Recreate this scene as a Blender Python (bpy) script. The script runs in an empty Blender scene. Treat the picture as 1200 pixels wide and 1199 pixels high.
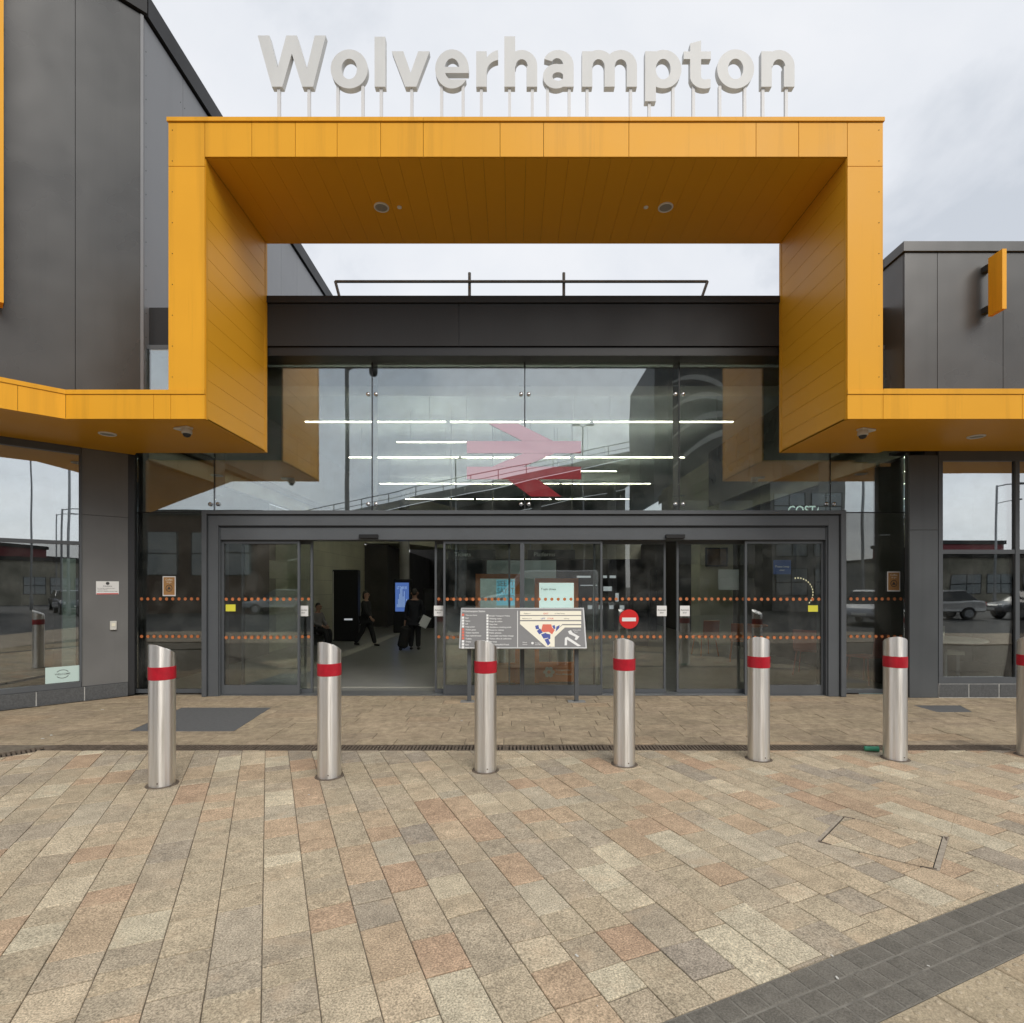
import bpy, bmesh, math, random
from mathutils import Matrix, Vector
random.seed(11)
R = math.radians
SC = bpy.context.scene
COL = SC.collection

# ------------------------------------------------------------------ camera
F, HY, CX, CH = 655.0, 688.0, 600.0, 1.6           # focal length in photo pixels, horizon row, centre column, eye height
cd = bpy.data.cameras.new('camera'); cam = bpy.data.objects.new('camera', cd); COL.objects.link(cam)
cam.location = (0, 0, CH); cam.rotation_euler = (R(90), 0, 0)
cd.sensor_width = 36; cd.lens = 36 * F / 1200; cd.shift_y = (HY - 599.5) / 1200
cd.clip_start = 0.05; cd.clip_end = 3000
SC.camera = cam

# ------------------------------------------------------------------ world: bright broken overcast
SUN_EL, SUN_AZ = 40, 156                            # azimuth clockwise from +Y: behind the camera, to its right
world = bpy.data.worlds.new('World'); SC.world = world; world.use_nodes = True
wn, wl = world.node_tree.nodes, world.node_tree.links
wn.clear()
wo = wn.new('ShaderNodeOutputWorld'); bg = wn.new('ShaderNodeBackground'); bg.inputs['Strength'].default_value = 0.1
sky = wn.new('ShaderNodeTexSky'); sky.sky_type = 'NISHITA'; sky.sun_disc = False
sky.sun_elevation = R(SUN_EL); sky.sun_rotation = R(SUN_AZ)
tc = wn.new('ShaderNodeTexCoord'); sep = wn.new('ShaderNodeSeparateXYZ'); wl.new(tc.outputs['Generated'], sep.inputs[0])
def wmath(op, a, b=None):
    m = wn.new('ShaderNodeMath'); m.operation = op
    for i, v in enumerate((a, b)):
        if v is None: continue
        if isinstance(v, (int, float)): m.inputs[i].default_value = v
        else: wl.new(v, m.inputs[i])
    return m.outputs[0]
zz = wmath('ADD', wmath('MAXIMUM', sep.outputs[2], 0.0), 0.32)
cmb = wn.new('ShaderNodeCombineXYZ')
wl.new(wmath('DIVIDE', sep.outputs[0], zz), cmb.inputs[0]); wl.new(wmath('DIVIDE', sep.outputs[1], zz), cmb.inputs[1])
n1 = wn.new('ShaderNodeTexNoise'); n1.inputs['Scale'].default_value = 1.5; n1.inputs['Detail'].default_value = 7; n1.inputs['Roughness'].default_value = 0.55
n1.inputs['Distortion'].default_value = 0.3
wl.new(cmb.outputs[0], n1.inputs['Vector'])
rp = wn.new('ShaderNodeValToRGB'); e = rp.color_ramp.elements
e[0].position = 0.35; e[0].color = (0.64, 0.68, 0.74, 1)
e[1].position = 0.62; e[1].color = (0.965, 0.975, 1.0, 1)
em = rp.color_ramp.elements.new(0.45); em.color = (0.865, 0.89, 0.935, 1)
wl.new(n1.outputs[0], rp.inputs[0])
cs = wn.new('ShaderNodeVectorMath'); cs.operation = 'SCALE'; cs.inputs['Scale'].default_value = 8.6
wl.new(rp.outputs[0], cs.inputs[0])
mx = wn.new('ShaderNodeMixRGB'); mx.inputs[0].default_value = 0.9
wl.new(sky.outputs[0], mx.inputs[1]); wl.new(cs.outputs[0], mx.inputs[2])
wl.new(mx.outputs[0], bg.inputs['Color']); wl.new(bg.outputs[0], wo.inputs['Surface'])

sd = bpy.data.lights.new('sun', 'SUN'); sd.energy = 2.0; sd.angle = R(36); sd.color = (1.0, 0.95, 0.88)
sun = bpy.data.objects.new('sun', sd); COL.objects.link(sun)
az, el = R(SUN_AZ), R(SUN_EL)
sun.rotation_euler = Vector((math.sin(az) * math.cos(el), math.cos(az) * math.cos(el), math.sin(el))).to_track_quat('Z', 'Y').to_euler()
sun.location = (0, 0, 30)

SC.view_settings.view_transform = 'Standard'; SC.view_settings.look = 'None'
SC.view_settings.exposure = 0.25; SC.view_settings.gamma = 1.0; SC.view_settings.use_curve_mapping = False
SC.render.engine = 'CYCLES'
cy = SC.cycles
cy.use_denoising = True; cy.max_bounces = 7; cy.transparent_max_bounces = 20; cy.diffuse_bounces = 3; cy.glossy_bounces = 3
cy.caustics_reflective = False; cy.caustics_refractive = False; cy.sample_clamp_indirect = 8

# ------------------------------------------------------------------ helpers
def PX(px, d): return (px - CX) / F * d
def PZ(py, d): return CH + (HY - py) / F * d
def GD(py): return F * CH / (py - HY)              # distance of a ground point seen at row py
def G(px, py): d = GD(py); return (PX(px, d), d)

class MB:
    def __init__(s, M=None): s.v = []; s.f = []; s.M = M; s.tone = []
    def add(s, vs, fs, M=None, tone=None):
        n = len(s.v); T = M if M is not None else s.M
        for p in vs:
            p = Vector(p)
            s.v.append(tuple(T @ p) if T is not None else tuple(p))
        for f in fs: s.f.append(tuple(i + n for i in f)); s.tone.append(tone if tone is not None else 0.5)
        return s
    def box(s, x0, x1, y0, y1, z0, z1, M=None, b=0):
        if b <= 0:
            vs = [(x, y, z) for z in (z0, z1) for y in (y0, y1) for x in (x0, x1)]
            fs = [(0, 2, 3, 1), (4, 5, 7, 6), (0, 1, 5, 4), (1, 3, 7, 5), (3, 2, 6, 7), (2, 0, 4, 6)]
            return s.add(vs, fs, M)
        bm = bmesh.new()
        bmesh.ops.create_cube(bm, size=1, matrix=Matrix.Translation(((x0+x1)/2, (y0+y1)/2, (z0+z1)/2)) @ Matrix.Diagonal((x1-x0, y1-y0, z1-z0, 1)))
        bmesh.ops.bevel(bm, geom=list(bm.edges), offset=b, segments=2, profile=0.5, affect='EDGES')
        return s.bm(bm, M)
    def bm(s, bm, M=None):
        bm.verts.index_update()
        vs = [v.co.copy() for v in bm.verts]; fs = [tuple(v.index for v in f.verts) for f in bm.faces]
        bm.free(); return s.add(vs, fs, M)
    def prism(s, poly, z0, z1, M=None):              # poly in XY, extruded along Z
        a = sum(poly[i][0]*poly[(i+1) % len(poly)][1] - poly[(i+1) % len(poly)][0]*poly[i][1] for i in range(len(poly)))
        if a < 0: poly = poly[::-1]
        n = len(poly)
        vs = [(x, y, z0) for x, y in poly] + [(x, y, z1) for x, y in poly]
        fs = [tuple(range(n))[::-1], tuple(range(n, 2*n))] + [(i, (i+1) % n, n+(i+1) % n, n+i) for i in range(n)]
        return s.add(vs, fs, M)
    def lathe(s, prof, seg=20, M=None, cap=True):    # prof [(r,z)]
        vs = []; fs = []; m = len(prof)
        for r, z in prof:
            for k in range(seg):
                a = 2*math.pi*k/seg; vs.append((r*math.cos(a), r*math.sin(a), z))
        for i in range(m-1):
            for k in range(seg):
                k2 = (k+1) % seg; fs.append((i*seg+k, i*seg+k2, (i+1)*seg+k2, (i+1)*seg+k))
        if cap: fs.append(tuple(range(seg))[::-1]); fs.append(tuple((m-1)*seg+k for k in range(seg)))
        return s.add(vs, fs, M)
    def tube(s, pts, r, seg=8, M=None):
        pts = [Vector(p) for p in pts]; vs = []; fs = []; n = len(pts)
        rr = r if isinstance(r, (list, tuple)) else [r]*n
        ref = None
        for i, p in enumerate(pts):
            t = (pts[min(i+1, n-1)] - pts[max(i-1, 0)]).normalized()
            if ref is None: ref = Vector((0, 0, 1)) if abs(t.z) < 0.9 else Vector((1, 0, 0))
            u = t.cross(ref).normalized(); w = u.cross(t).normalized()
            for k in range(seg):
                a = 2*math.pi*k/seg; vs.append(tuple(p + (u*math.cos(a) + w*math.sin(a))*rr[i]))
        for i in range(n-1):
            for k in range(seg):
                k2 = (k+1) % seg; fs.append((i*seg+k, i*seg+k2, (i+1)*seg+k2, (i+1)*seg+k))
        fs.append(tuple(range(seg))[::-1]); fs.append(tuple((n-1)*seg+k for k in range(seg)))
        return s.add(vs, fs, M)
    def build(s, name, mat, parent=None, world=True, smooth=False, tone=False, mats=None, bevel=0):
        me = bpy.data.meshes.new(name)
        off = Vector((0, 0, 0))
        if parent is not None and world:
            p = parent
            while p is not None: off = off + p.location; p = p.parent
        me.from_pydata([tuple(Vector(v) - off) for v in s.v], [], s.f)
        if tone:
            at = me.attributes.new('tone', 'FLOAT', 'FACE'); at.data.foreach_set('value', s.tone)
        if mat is not None: me.materials.append(mat)
        me.update()
        if smooth:
            me.polygons.foreach_set('use_smooth', [True]*len(me.polygons))
            try: me.set_sharp_from_angle(angle=R(38))
            except Exception: pass
        o = bpy.data.objects.new(name, me); COL.objects.link(o)
        if parent is not None: o.parent = parent
        if bevel:
            bv = o.modifiers.new('edge', 'BEVEL'); bv.width = bevel; bv.segments = 1; bv.limit_method = 'ANGLE'
        return o

def tag(o, label=None, cat=None, group=None, kind=None):
    if label: o['label'] = label
    if cat: o['category'] = cat
    if group: o['group'] = group
    if kind: o['kind'] = kind
    return o
def thing(name, label, cat, loc=(0, 0, 0), rz=0, group=None):
    o = bpy.data.objects.new(name, None); COL.objects.link(o); o.location = loc; o.rotation_euler = (0, 0, rz)
    o.empty_display_size = 0.2
    return tag(o, label, cat, group)
def box(name, mat, parent, x0, x1, y0, y1, z0, z1, bevel=0, world=True, M=None):
    return MB(M).box(x0, x1, y0, y1, z0, z1).build(name, mat, parent, world=world, bevel=bevel)
def copy_tree(o, parent=None):
    c = o.copy(); COL.objects.link(c); c.parent = parent
    for ch in [x for x in bpy.data.objects if x.parent == o]: copy_tree(ch, c)
    return c

_tc = {}
def text_geo(txt, bold=0.0, res=3):
    key = (txt, bold, res)
    if key in _tc: return _tc[key]
    cu = bpy.data.curves.new('t', 'FONT'); cu.body = txt; cu.size = 1; cu.offset = bold; cu.resolution_u = res; cu.fill_mode = 'FRONT'
    ob = bpy.data.objects.new('t', cu); COL.objects.link(ob)
    dg = bpy.context.evaluated_depsgraph_get(); me = bpy.data.meshes.new_from_object(ob.evaluated_get(dg))
    vs = [v.co.copy() for v in me.vertices]; fs = [tuple(p.vertices) for p in me.polygons]
    bpy.data.objects.remove(ob); bpy.data.curves.remove(cu); bpy.data.meshes.remove(me)
    _tc[key] = (vs, fs); return vs, fs
def put_text(mb, txt, x, y, size, M, bold=0.0, align='L', w=None):
    vs, fs = text_geo(txt, bold)
    if not vs: return
    xs = [v.x for v in vs]; sx = size
    if w: sx = w / (max(xs) - min(xs))
    ox = -min(xs)*sx if align == 'L' else -(max(xs)+min(xs))/2*sx
    mb.add([(x + ox + v.x*sx, y + v.y*size, 0) for v in vs], fs, M)

# ------------------------------------------------------------------ materials
def pm(name, col, rough=0.5, metal=0.0, var=0.0, scale=3.0, bump=0.0, bscale=60.0, spec=0.5, stretch=(1, 1, 1), emit=None, es=0.0, aniso=0.0, rvar=0.0, detail=5):
    m = bpy.data.materials.new(name); m.use_nodes = True
    nt = m.node_tree; b = nt.nodes['Principled BSDF']; L = nt.links
    b.inputs['Base Color'].default_value = (*col, 1); b.inputs['Roughness'].default_value = rough; b.inputs['Metallic'].default_value = metal
    b.inputs['Specular IOR Level'].default_value = spec
    if aniso: b.inputs['Anisotropic'].default_value = aniso
    if emit: b.inputs['Emission Color'].default_value = (*emit, 1); b.inputs['Emission Strength'].default_value = es
    if var or bump or rvar:
        g = nt.nodes.new('ShaderNodeNewGeometry'); mp = nt.nodes.new('ShaderNodeMapping'); mp.inputs['Scale'].default_value = stretch
        L.new(g.outputs['Position'], mp.inputs[0])
        n = nt.nodes.new('ShaderNodeTexNoise'); n.inputs['Scale'].default_value = scale; n.inputs['Detail'].default_value = detail; n.inputs['Roughness'].default_value = 0.6
        L.new(mp.outputs[0], n.inputs['Vector'])
        if var:
            r = nt.nodes.new('ShaderNodeValToRGB'); r.color_ramp.elements[0].position = 0.3; r.color_ramp.elements[1].position = 0.7
            r.color_ramp.elements[0].color = (*[c*(1-var) for c in col], 1); r.color_ramp.elements[1].color = (*[min(1, c*(1+var)) for c in col], 1)
            L.new(n.outputs[0], r.inputs[0]); L.new(r.outputs[0], b.inputs['Base Color'])
        if rvar:
            mr = nt.nodes.new('ShaderNodeMapRange'); mr.inputs['To Min'].default_value = max(0.03, rough-rvar); mr.inputs['To Max'].default_value = rough+rvar
            mr.inputs['From Min'].default_value = 0.3; mr.inputs['From Max'].default_value = 0.7
            L.new(n.outputs[0], mr.inputs[0]); L.new(mr.outputs[0], b.inputs['Roughness'])
        if bump:
            n2 = nt.nodes.new('ShaderNodeTexNoise'); n2.inputs['Scale'].default_value = bscale; n2.inputs['Detail'].default_value = 3
            L.new(mp.outputs[0], n2.inputs['Vector'])
            bp = nt.nodes.new('ShaderNodeBump'); bp.inputs['Strength'].default_value = bump; bp.inputs['Distance'].default_value = 0.01
            L.new(n2.outputs[0], bp.inputs['Height']); L.new(bp.outputs[0], b.inputs['Normal'])
    return m
def glassm(name, tint, refl, wav=0.02, wscale=0.9, rough=0.0, rtint=(1, 1, 1)):
    m = bpy.data.materials.new(name); m.use_nodes = True; nt = m.node_tree; L = nt.links; N = nt.nodes; N.clear()
    o = N.new('ShaderNodeOutputMaterial'); mixs = N.new('ShaderNodeMixShader'); tr = N.new('ShaderNodeBsdfTransparent'); gl = N.new('ShaderNodeBsdfGlossy')
    tr.inputs[0].default_value = (*tint, 1); gl.inputs[0].default_value = (*rtint, 1); gl.inputs['Roughness'].default_value = rough
    fr = N.new('ShaderNodeFresnel'); fr.inputs[0].default_value = 1.5
    mr = N.new('ShaderNodeMapRange'); mr.inputs['From Min'].default_value = 0.04; mr.inputs['From Max'].default_value = 1
    mr.inputs['To Min'].default_value = refl; mr.inputs['To Max'].default_value = 1
    L.new(fr.outputs[0], mr.inputs[0]); L.new(mr.outputs[0], mixs.inputs[0]); L.new(tr.outputs[0], mixs.inputs[1]); L.new(gl.outputs[0], mixs.inputs[2])
    g = N.new('ShaderNodeNewGeometry'); n = N.new('ShaderNodeTexNoise'); n.inputs['Scale'].default_value = wscale; n.inputs['Detail'].default_value = 1
    L.new(g.outputs['Position'], n.inputs['Vector'])
    bp = N.new('ShaderNodeBump'); bp.inputs['Strength'].default_value = wav; bp.inputs['Distance'].default_value = 0.3
    L.new(n.outputs[0], bp.inputs['Height']); L.new(bp.outputs[0], gl.inputs['Normal'])
    # faint dust and smears on the pane
    df = N.new('ShaderNodeBsdfDiffuse'); df.inputs[0].default_value = (0.5, 0.5, 0.47, 1); nd = N.new('ShaderNodeTexNoise'); nd.inputs['Scale'].default_value = 3.5; nd.inputs['Detail'].default_value = 6
    L.new(g.outputs['Position'], nd.inputs['Vector']); md = N.new('ShaderNodeMapRange'); md.inputs['From Min'].default_value = 0.42; md.inputs['From Max'].default_value = 0.8; md.inputs['To Max'].default_value = 0.07
    L.new(nd.outputs[0], md.inputs[0]); mx2 = N.new('ShaderNodeMixShader'); L.new(md.outputs[0], mx2.inputs[0]); L.new(mixs.outputs[0], mx2.inputs[1]); L.new(df.outputs[0], mx2.inputs[2])
    L.new(mx2.outputs[0], o.inputs[0]); return m

def stone_mat(name, stops, speck=0.35, sscale=140, rough=0.85, blotch=0.25):
    m = bpy.data.materials.new(name); m.use_nodes = True; nt = m.node_tree; L = nt.links; N = nt.nodes; b = N['Principled BSDF']
    b.inputs['Roughness'].default_value = rough; b.inputs['Specular IOR Level'].default_value = 0.18
    a = N.new('ShaderNodeAttribute'); a.attribute_name = 'tone'
    r = N.new('ShaderNodeValToRGB'); r.color_ramp.interpolation = 'LINEAR'; es = r.color_ramp.elements
    while len(es) < len(stops): es.new(0.5)
    for i, (p, c) in enumerate(stops): es[i].position = p; es[i].color = (*c, 1)
    L.new(a.outputs['Fac'], r.inputs[0])
    g = N.new('ShaderNodeNewGeometry')
    def noise(sc, det, rg=0.6, off=None):
        n = N.new('ShaderNodeTexNoise'); n.inputs['Scale'].default_value = sc; n.inputs['Detail'].default_value = det; n.inputs['Roughness'].default_value = rg
        L.new(off or g.outputs['Position'], n.inputs['Vector']); return n.outputs[0]
    # shift each stone's grain by its own tone so that grain does not run across joints
    cm = N.new('ShaderNodeCombineXYZ'); ml = N.new('ShaderNodeMath'); ml.operation = 'MULTIPLY'; ml.inputs[1].default_value = 37.0
    L.new(a.outputs['Fac'], ml.inputs[0]); L.new(ml.outputs[0], cm.inputs[2])
    va = N.new('ShaderNodeVectorMath'); va.operation = 'ADD'; L.new(g.outputs['Position'], va.inputs[0]); L.new(cm.outputs[0], va.inputs[1])
    def mulmix(colin, facin, lo, hi, p0=0.35, p1=0.65):
        mr = N.new('ShaderNodeMapRange'); mr.inputs['From Min'].default_value = p0; mr.inputs['From Max'].default_value = p1
        mr.inputs['To Min'].default_value = lo; mr.inputs['To Max'].default_value = hi; L.new(facin, mr.inputs[0])
        mm = N.new('ShaderNodeMixRGB'); mm.blend_type = 'MULTIPLY'; mm.inputs[0].default_value = 1; L.new(colin, mm.inputs[1])
        L.new(mr.outputs[0], mm.inputs[2]); return mm.outputs[0]
    sp = noise(sscale, 3, 0.75, va.outputs[0])
    c = mulmix(r.outputs[0], sp, 1-speck, 1+speck*0.8)
    c = mulmix(c, noise(11, 5, 0.7, va.outputs[0]), 1-blotch*0.9, 1+blotch*0.5, 0.3, 0.7)
    # iron staining inside a stone
    st = noise(5, 3, 0.6, va.outputs[0]); mr = N.new('ShaderNodeMapRange'); mr.inputs['From Min'].default_value = 0.56; mr.inputs['From Max'].default_value = 0.72; mr.inputs['To Max'].default_value = 0.45
    L.new(st, mr.inputs[0]); ms = N.new('ShaderNodeMixRGB'); L.new(mr.outputs[0], ms.inputs[0]); L.new(c, ms.inputs[1]); ms.inputs[2].default_value = (*[x for x in stops[-2][1]], 1)
    c = ms.outputs[0]
    c = mulmix(c, noise(0.9, 6, 0.7), 0.88, 1.06)    # traffic dirt across the whole forecourt
    wv = noise(2.2, 6, 0.7, va.outputs[0]); c = mulmix(c, wv, 0.92, 1.06, 0.40, 0.60)   # bedding veins of each stone
    vo = N.new('ShaderNodeTexVoronoi'); vo.inputs['Scale'].default_value = 2.6; L.new(g.outputs['Position'], vo.inputs['Vector']); c = mulmix(c, vo.outputs['Distance'], 0.72, 1.0, 0.030, 0.040)   # trodden gum
    L.new(c, b.inputs['Base Color'])
    bp = N.new('ShaderNodeBump'); bp.inputs['Strength'].default_value = 0.7; bp.inputs['Distance'].default_value = 0.005
    L.new(noise(sscale*0.6, 4, 0.7, va.outputs[0]), bp.inputs['Height']); L.new(bp.outputs[0], b.inputs['Normal'])
    return m

def panel_mat(name, col, rough, var=0.06, streak=0.1, spec=0.5, orange_peel=0.02):
    """painted metal cassette: faint large patches, vertical dirt streaks, slight oil-canning"""
    m = bpy.data.materials.new(name); m.use_nodes = True; nt = m.node_tree; L = nt.links; N = nt.nodes; b = N['Principled BSDF']
    b.inputs['Roughness'].default_value = rough; b.inputs['Specular IOR Level'].default_value = spec
    g = N.new('ShaderNodeNewGeometry'); oi = N.new('ShaderNodeObjectInfo')
    mp = N.new('ShaderNodeMapping'); mp.inputs['Scale'].default_value = (5.0, 5.0, 0.22); L.new(g.outputs['Position'], mp.inputs[0])
    n1 = N.new('ShaderNodeTexNoise'); n1.inputs['Scale'].default_value = 1.0; n1.inputs['Detail'].default_value = 6; n1.inputs['Roughness'].default_value = 0.65; L.new(mp.outputs[0], n1.inputs['Vector'])
    n2 = N.new('ShaderNodeTexNoise'); n2.inputs['Scale'].default_value = 0.8; n2.inputs['Detail'].default_value = 4; L.new(g.outputs['Position'], n2.inputs['Vector'])
    def mr(src, a, bb, lo, hi):
        q = N.new('ShaderNodeMapRange'); q.inputs['From Min'].default_value = a; q.inputs['From Max'].default_value = bb; q.inputs['To Min'].default_value = lo; q.inputs['To Max'].default_value = hi
        L.new(src, q.inputs[0]); return q.outputs[0]
    def mul(a, c):
        q = N.new('ShaderNodeMath'); q.operation = 'MULTIPLY'; L.new(a, q.inputs[0]); L.new(c, q.inputs[1]); return q.outputs[0]
    rr_ = 0.012 if streak < 0.03 else 0.04
    k = mul(mul(mr(n1.outputs[0], 0.52, 0.72, 1.0, 1-streak), mr(n2.outputs[0], 0.35, 0.65, 1-var, 1+var)), mr(oi.outputs['Random'], 0, 1, 1-rr_, 1+rr_*0.7))
    mm = N.new('ShaderNodeMixRGB'); mm.blend_type = 'MULTIPLY'; mm.inputs[0].default_value = 1; mm.inputs[1].default_value = (*col, 1); L.new(k, mm.inputs[2])
    L.new(mm.outputs[0], b.inputs['Base Color'])
    L.new(mr(n2.outputs[0], 0.3, 0.7, max(0.05, rough-0.06), rough+0.08), b.inputs['Roughness'])
    n3 = N.new('ShaderNodeTexNoise'); n3.inputs['Scale'].default_value = 1.6; n3.inputs['Detail'].default_value = 1; L.new(g.outputs['Position'], n3.inputs['Vector'])
    bp = N.new('ShaderNodeBump'); bp.inputs['Strength'].default_value = orange_peel*4; bp.inputs['Distance'].default_value = 0.05
    L.new(n3.outputs[0], bp.inputs['Height']); L.new(bp.outputs[0], b.inputs['Normal'])
    return m

M = {}
M['yellow'] = panel_mat('yellow_panel', (0.775, 0.368, 0.02), 0.44, 0.03, 0.17, spec=0.22)
M['yellow_s'] = panel_mat('yellow_soffit_board', (0.80, 0.383, 0.022), 0.42, 0.015, 0.01, spec=0.25)
M['clad'] = panel_mat('grey_cladding', (0.066, 0.067, 0.066), 0.29, 0.09, 0.10, orange_peel=0.05)
M['clad_dark'] = panel_mat('dark_fascia', (0.026, 0.026, 0.027), 0.5, 0.05, 0.08, spec=0.3)
M['side_clad'] = panel_mat('pale_grey_cladding', (0.20, 0.205, 0.215), 0.36, 0.05, 0.06)
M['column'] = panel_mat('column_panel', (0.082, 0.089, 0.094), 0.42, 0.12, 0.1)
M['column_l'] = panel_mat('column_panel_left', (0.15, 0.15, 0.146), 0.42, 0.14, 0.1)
M['frame'] = pm('frame_grey', (0.092, 0.10, 0.108), 0.38, var=0.08, scale=2)
M['frame_dk'] = pm('frame_dark', (0.028, 0.029, 0.031), 0.42)
M['black'] = pm('black', (0.008, 0.008, 0.009), 0.45)
M['core'] = pm('core_dark', (0.05, 0.035, 0.015), 0.9)
M['plinth'] = pm('plinth_stone', (0.085, 0.088, 0.09), 0.8, var=0.25, scale=45, bump=0.3, bscale=80)
M['mortar_lt'] = pm('pale_mortar', (0.42, 0.42, 0.40), 0.9, var=0.3, scale=30)
M['bed'] = pm('joint_mortar', (0.165, 0.14, 0.105), 0.95, var=0.35, scale=18, bump=0.3)
M['steel'] = pm('brushed_steel', (0.83, 0.82, 0.80), 0.36, 1.0, var=0.09, scale=3, stretch=(14, 14, 0.5), bump=0.004, bscale=60, rvar=0.07)
M['steel2'] = pm('bright_steel', (0.6, 0.6, 0.6), 0.25, 1.0)
M['galv'] = pm('galvanised', (0.27, 0.28, 0.29), 0.5, 0.15, var=0.15, scale=12)
M['white_letter'] = pm('letter_grey_white', (0.585, 0.59, 0.58), 0.5, var=0.06, scale=2.2, stretch=(1, 1, .4))
M['post_w'] = pm('post_white', (0.62, 0.62, 0.62), 0.5)
M['white'] = pm('white', (0.80, 0.80, 0.78), 0.5)
M['offwhite'] = pm('offwhite', (0.62, 0.61, 0.56), 0.6, var=0.08)
M['red_band'] = pm('red_band', (0.42, 0.008, 0.022), 0.35, var=0.15, scale=20)
M['red'] = pm('red', (0.62, 0.02, 0.02), 0.4)
M['sign_grey'] = pm('sign_grey', (0.165, 0.165, 0.165), 0.5, var=0.05)
M['sign_edge'] = pm('sign_edge', (0.33, 0.34, 0.34), 0.45, 0.4)
M['cream'] = pm('cream_print', (0.80, 0.76, 0.62), 0.6)
M['print_w'] = pm('white_print', (0.72, 0.72, 0.70), 0.6)
M['print_red'] = pm('red_print', (0.62, 0.13, 0.08), 0.6)
M['print_blue'] = pm('blue_print', (0.05, 0.075, 0.30), 0.6)
M['print_dark'] = pm('dark_print', (0.05, 0.05, 0.05), 0.6)
M['orange'] = pm('orange_frame', (0.80, 0.25, 0.07), 0.45)
M['dot'] = pm('orange_dot', (0.52, 0.17, 0.055), 0.6)
M['yellow_st'] = pm('yellow_sticker', (0.72, 0.68, 0.06), 0.6)
M['blue_st'] = pm('blue_sticker', (0.03, 0.08, 0.28), 0.5)
M['kraft'] = pm('kraft_poster', (0.42, 0.22, 0.08), 0.6, var=0.12, scale=12)
M['mint'] = pm('pale_mint', (0.52, 0.66, 0.62), 0.6)
M['glass_up'] = glassm('facade_glass', (0.92, 0.96, 0.945), 0.26, wav=0.005, rtint=(0.93, 0.98, 1.0))
M['glass_side'] = glassm('side_window_glass', (0.80, 0.86, 0.84), 0.56, wav=0.004, rtint=(0.95, 0.98, 1.0))
M['glass_low'] = glassm('low_window_glass', (0.86, 0.90, 0.88), 0.20, wav=0.004)
M['glass_door'] = glassm('door_glass', (0.93, 0.965, 0.95), 0.10, wav=0.005)
M['clear'] = glassm('clear_cover', (0.95, 0.96, 0.96), 0.05, wav=0.0)
M['tile'] = panel_mat('concourse_tile', (0.60, 0.585, 0.43), 0.45, 0.1, 0.05)
M['int_floor'] = pm('concourse_floor_tile', (0.21, 0.212, 0.20), 0.32, var=0.12, scale=2.5)
M['int_strip'] = pm('pale_floor_strip', (0.36, 0.35, 0.31), 0.45)
M['int_ceil'] = pm('concourse_ceiling', (0.42, 0.48, 0.50), 0.8)
M['int_dark'] = pm('interior_dark', (0.06, 0.056, 0.05), 0.7, var=0.3, scale=1.3)
M['int_mid'] = pm('interior_mid', (0.28, 0.265, 0.21), 0.7, var=0.2, scale=1.2)
M['lamp'] = pm('strip_lamp', (1, 1, 1), 0.5, emit=(1.0, 0.88, 0.58), es=1.35)
M['fill_emitter'] = pm('fill_emitter_strip', (1, 1, 1), 0.5, emit=(1.0, 0.92, 0.72), es=36.0)  # added emitter, hidden from below, that brightens ceiling and concourse
M['bulb'] = pm('small_bulb', (1, 1, 1), 0.5, emit=(1.0, 0.85, 0.5), es=0.8)
M['screen_blue'] = pm('blue_screen', (0.02, 0.03, 0.08), 0.3, emit=(0.10, 0.20, 0.55), es=0.55)
M['screen_lit'] = pm('lit_screen', (0.5, 0.5, 0.5), 0.4, emit=(0.8, 0.85, 0.9), es=0.35)
M['neon'] = pm('lit_letters', (0.8, 0.9, 0.85), 0.4, emit=(0.7, 0.9, 0.8), es=0.7)
M['granite'] = pm('dark_granite', (0.115, 0.118, 0.12), 0.7, var=0.15, scale=30, bump=0.2, bscale=90)
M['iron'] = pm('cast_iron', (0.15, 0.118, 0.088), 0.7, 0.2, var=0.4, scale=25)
M['void'] = pm('drain_void', (0.01, 0.009, 0.008), 0.95)
M['asphalt'] = pm('asphalt', (0.055, 0.056, 0.058), 0.85, var=0.3, scale=1.2, bump=0.3, bscale=120)
M['terrain'] = pm('terrain', (0.10, 0.10, 0.095), 0.9, var=0.2, scale=0.05)
M['brickb'] = pm('brown_brick', (0.12, 0.075, 0.055), 0.85, var=0.2, scale=8)
M['conc'] = pm('concrete', (0.26, 0.26, 0.25), 0.85, var=0.2, scale=1.0)
M['conc_dk'] = pm('dark_concrete', (0.035, 0.035, 0.034), 0.9, var=0.25, scale=0.8)
M['bark'] = pm('bark', (0.07, 0.055, 0.04), 0.9, var=0.3, scale=9, bump=0.4, bscale=30)
M['leaf'] = pm('leaf', (0.075, 0.10, 0.045), 0.7, var=0.4, scale=2.5)
M['rubber'] = pm('tyre_rubber', (0.02, 0.02, 0.02), 0.8)
M['carglass'] = pm('car_glass', (0.015, 0.017, 0.02), 0.08, spec=0.8)
M['headlight'] = pm('headlamp_glass', (0.6, 0.62, 0.64), 0.15)
M['vinyl'] = None
M['vinyl'] = glassm('red_vinyl', (1, 1, 1), 0.42, wav=0.005, rtint=(0.95, 0.98, 1.0))
_n = M['vinyl'].node_tree.nodes; _l = M['vinyl'].node_tree.links; _d = _n.new('ShaderNodeBsdfDiffuse'); _d.inputs[0].default_value = (0.36, 0.045, 0.055, 1)
_l.new(_d.outputs[0], [q for q in _n if q.type == 'MIX_SHADER'][0].inputs[1])
_nt = M['steel'].node_tree; _b = _nt.nodes['Principled BSDF']                # polished round the tube: reflections smear up and down
_tn = _nt.nodes.new('ShaderNodeTangent'); _tn.direction_type = 'RADIAL'; _tn.axis = 'Z'; _nt.links.new(_tn.outputs[0], _b.inputs['Tangent'])
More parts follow.
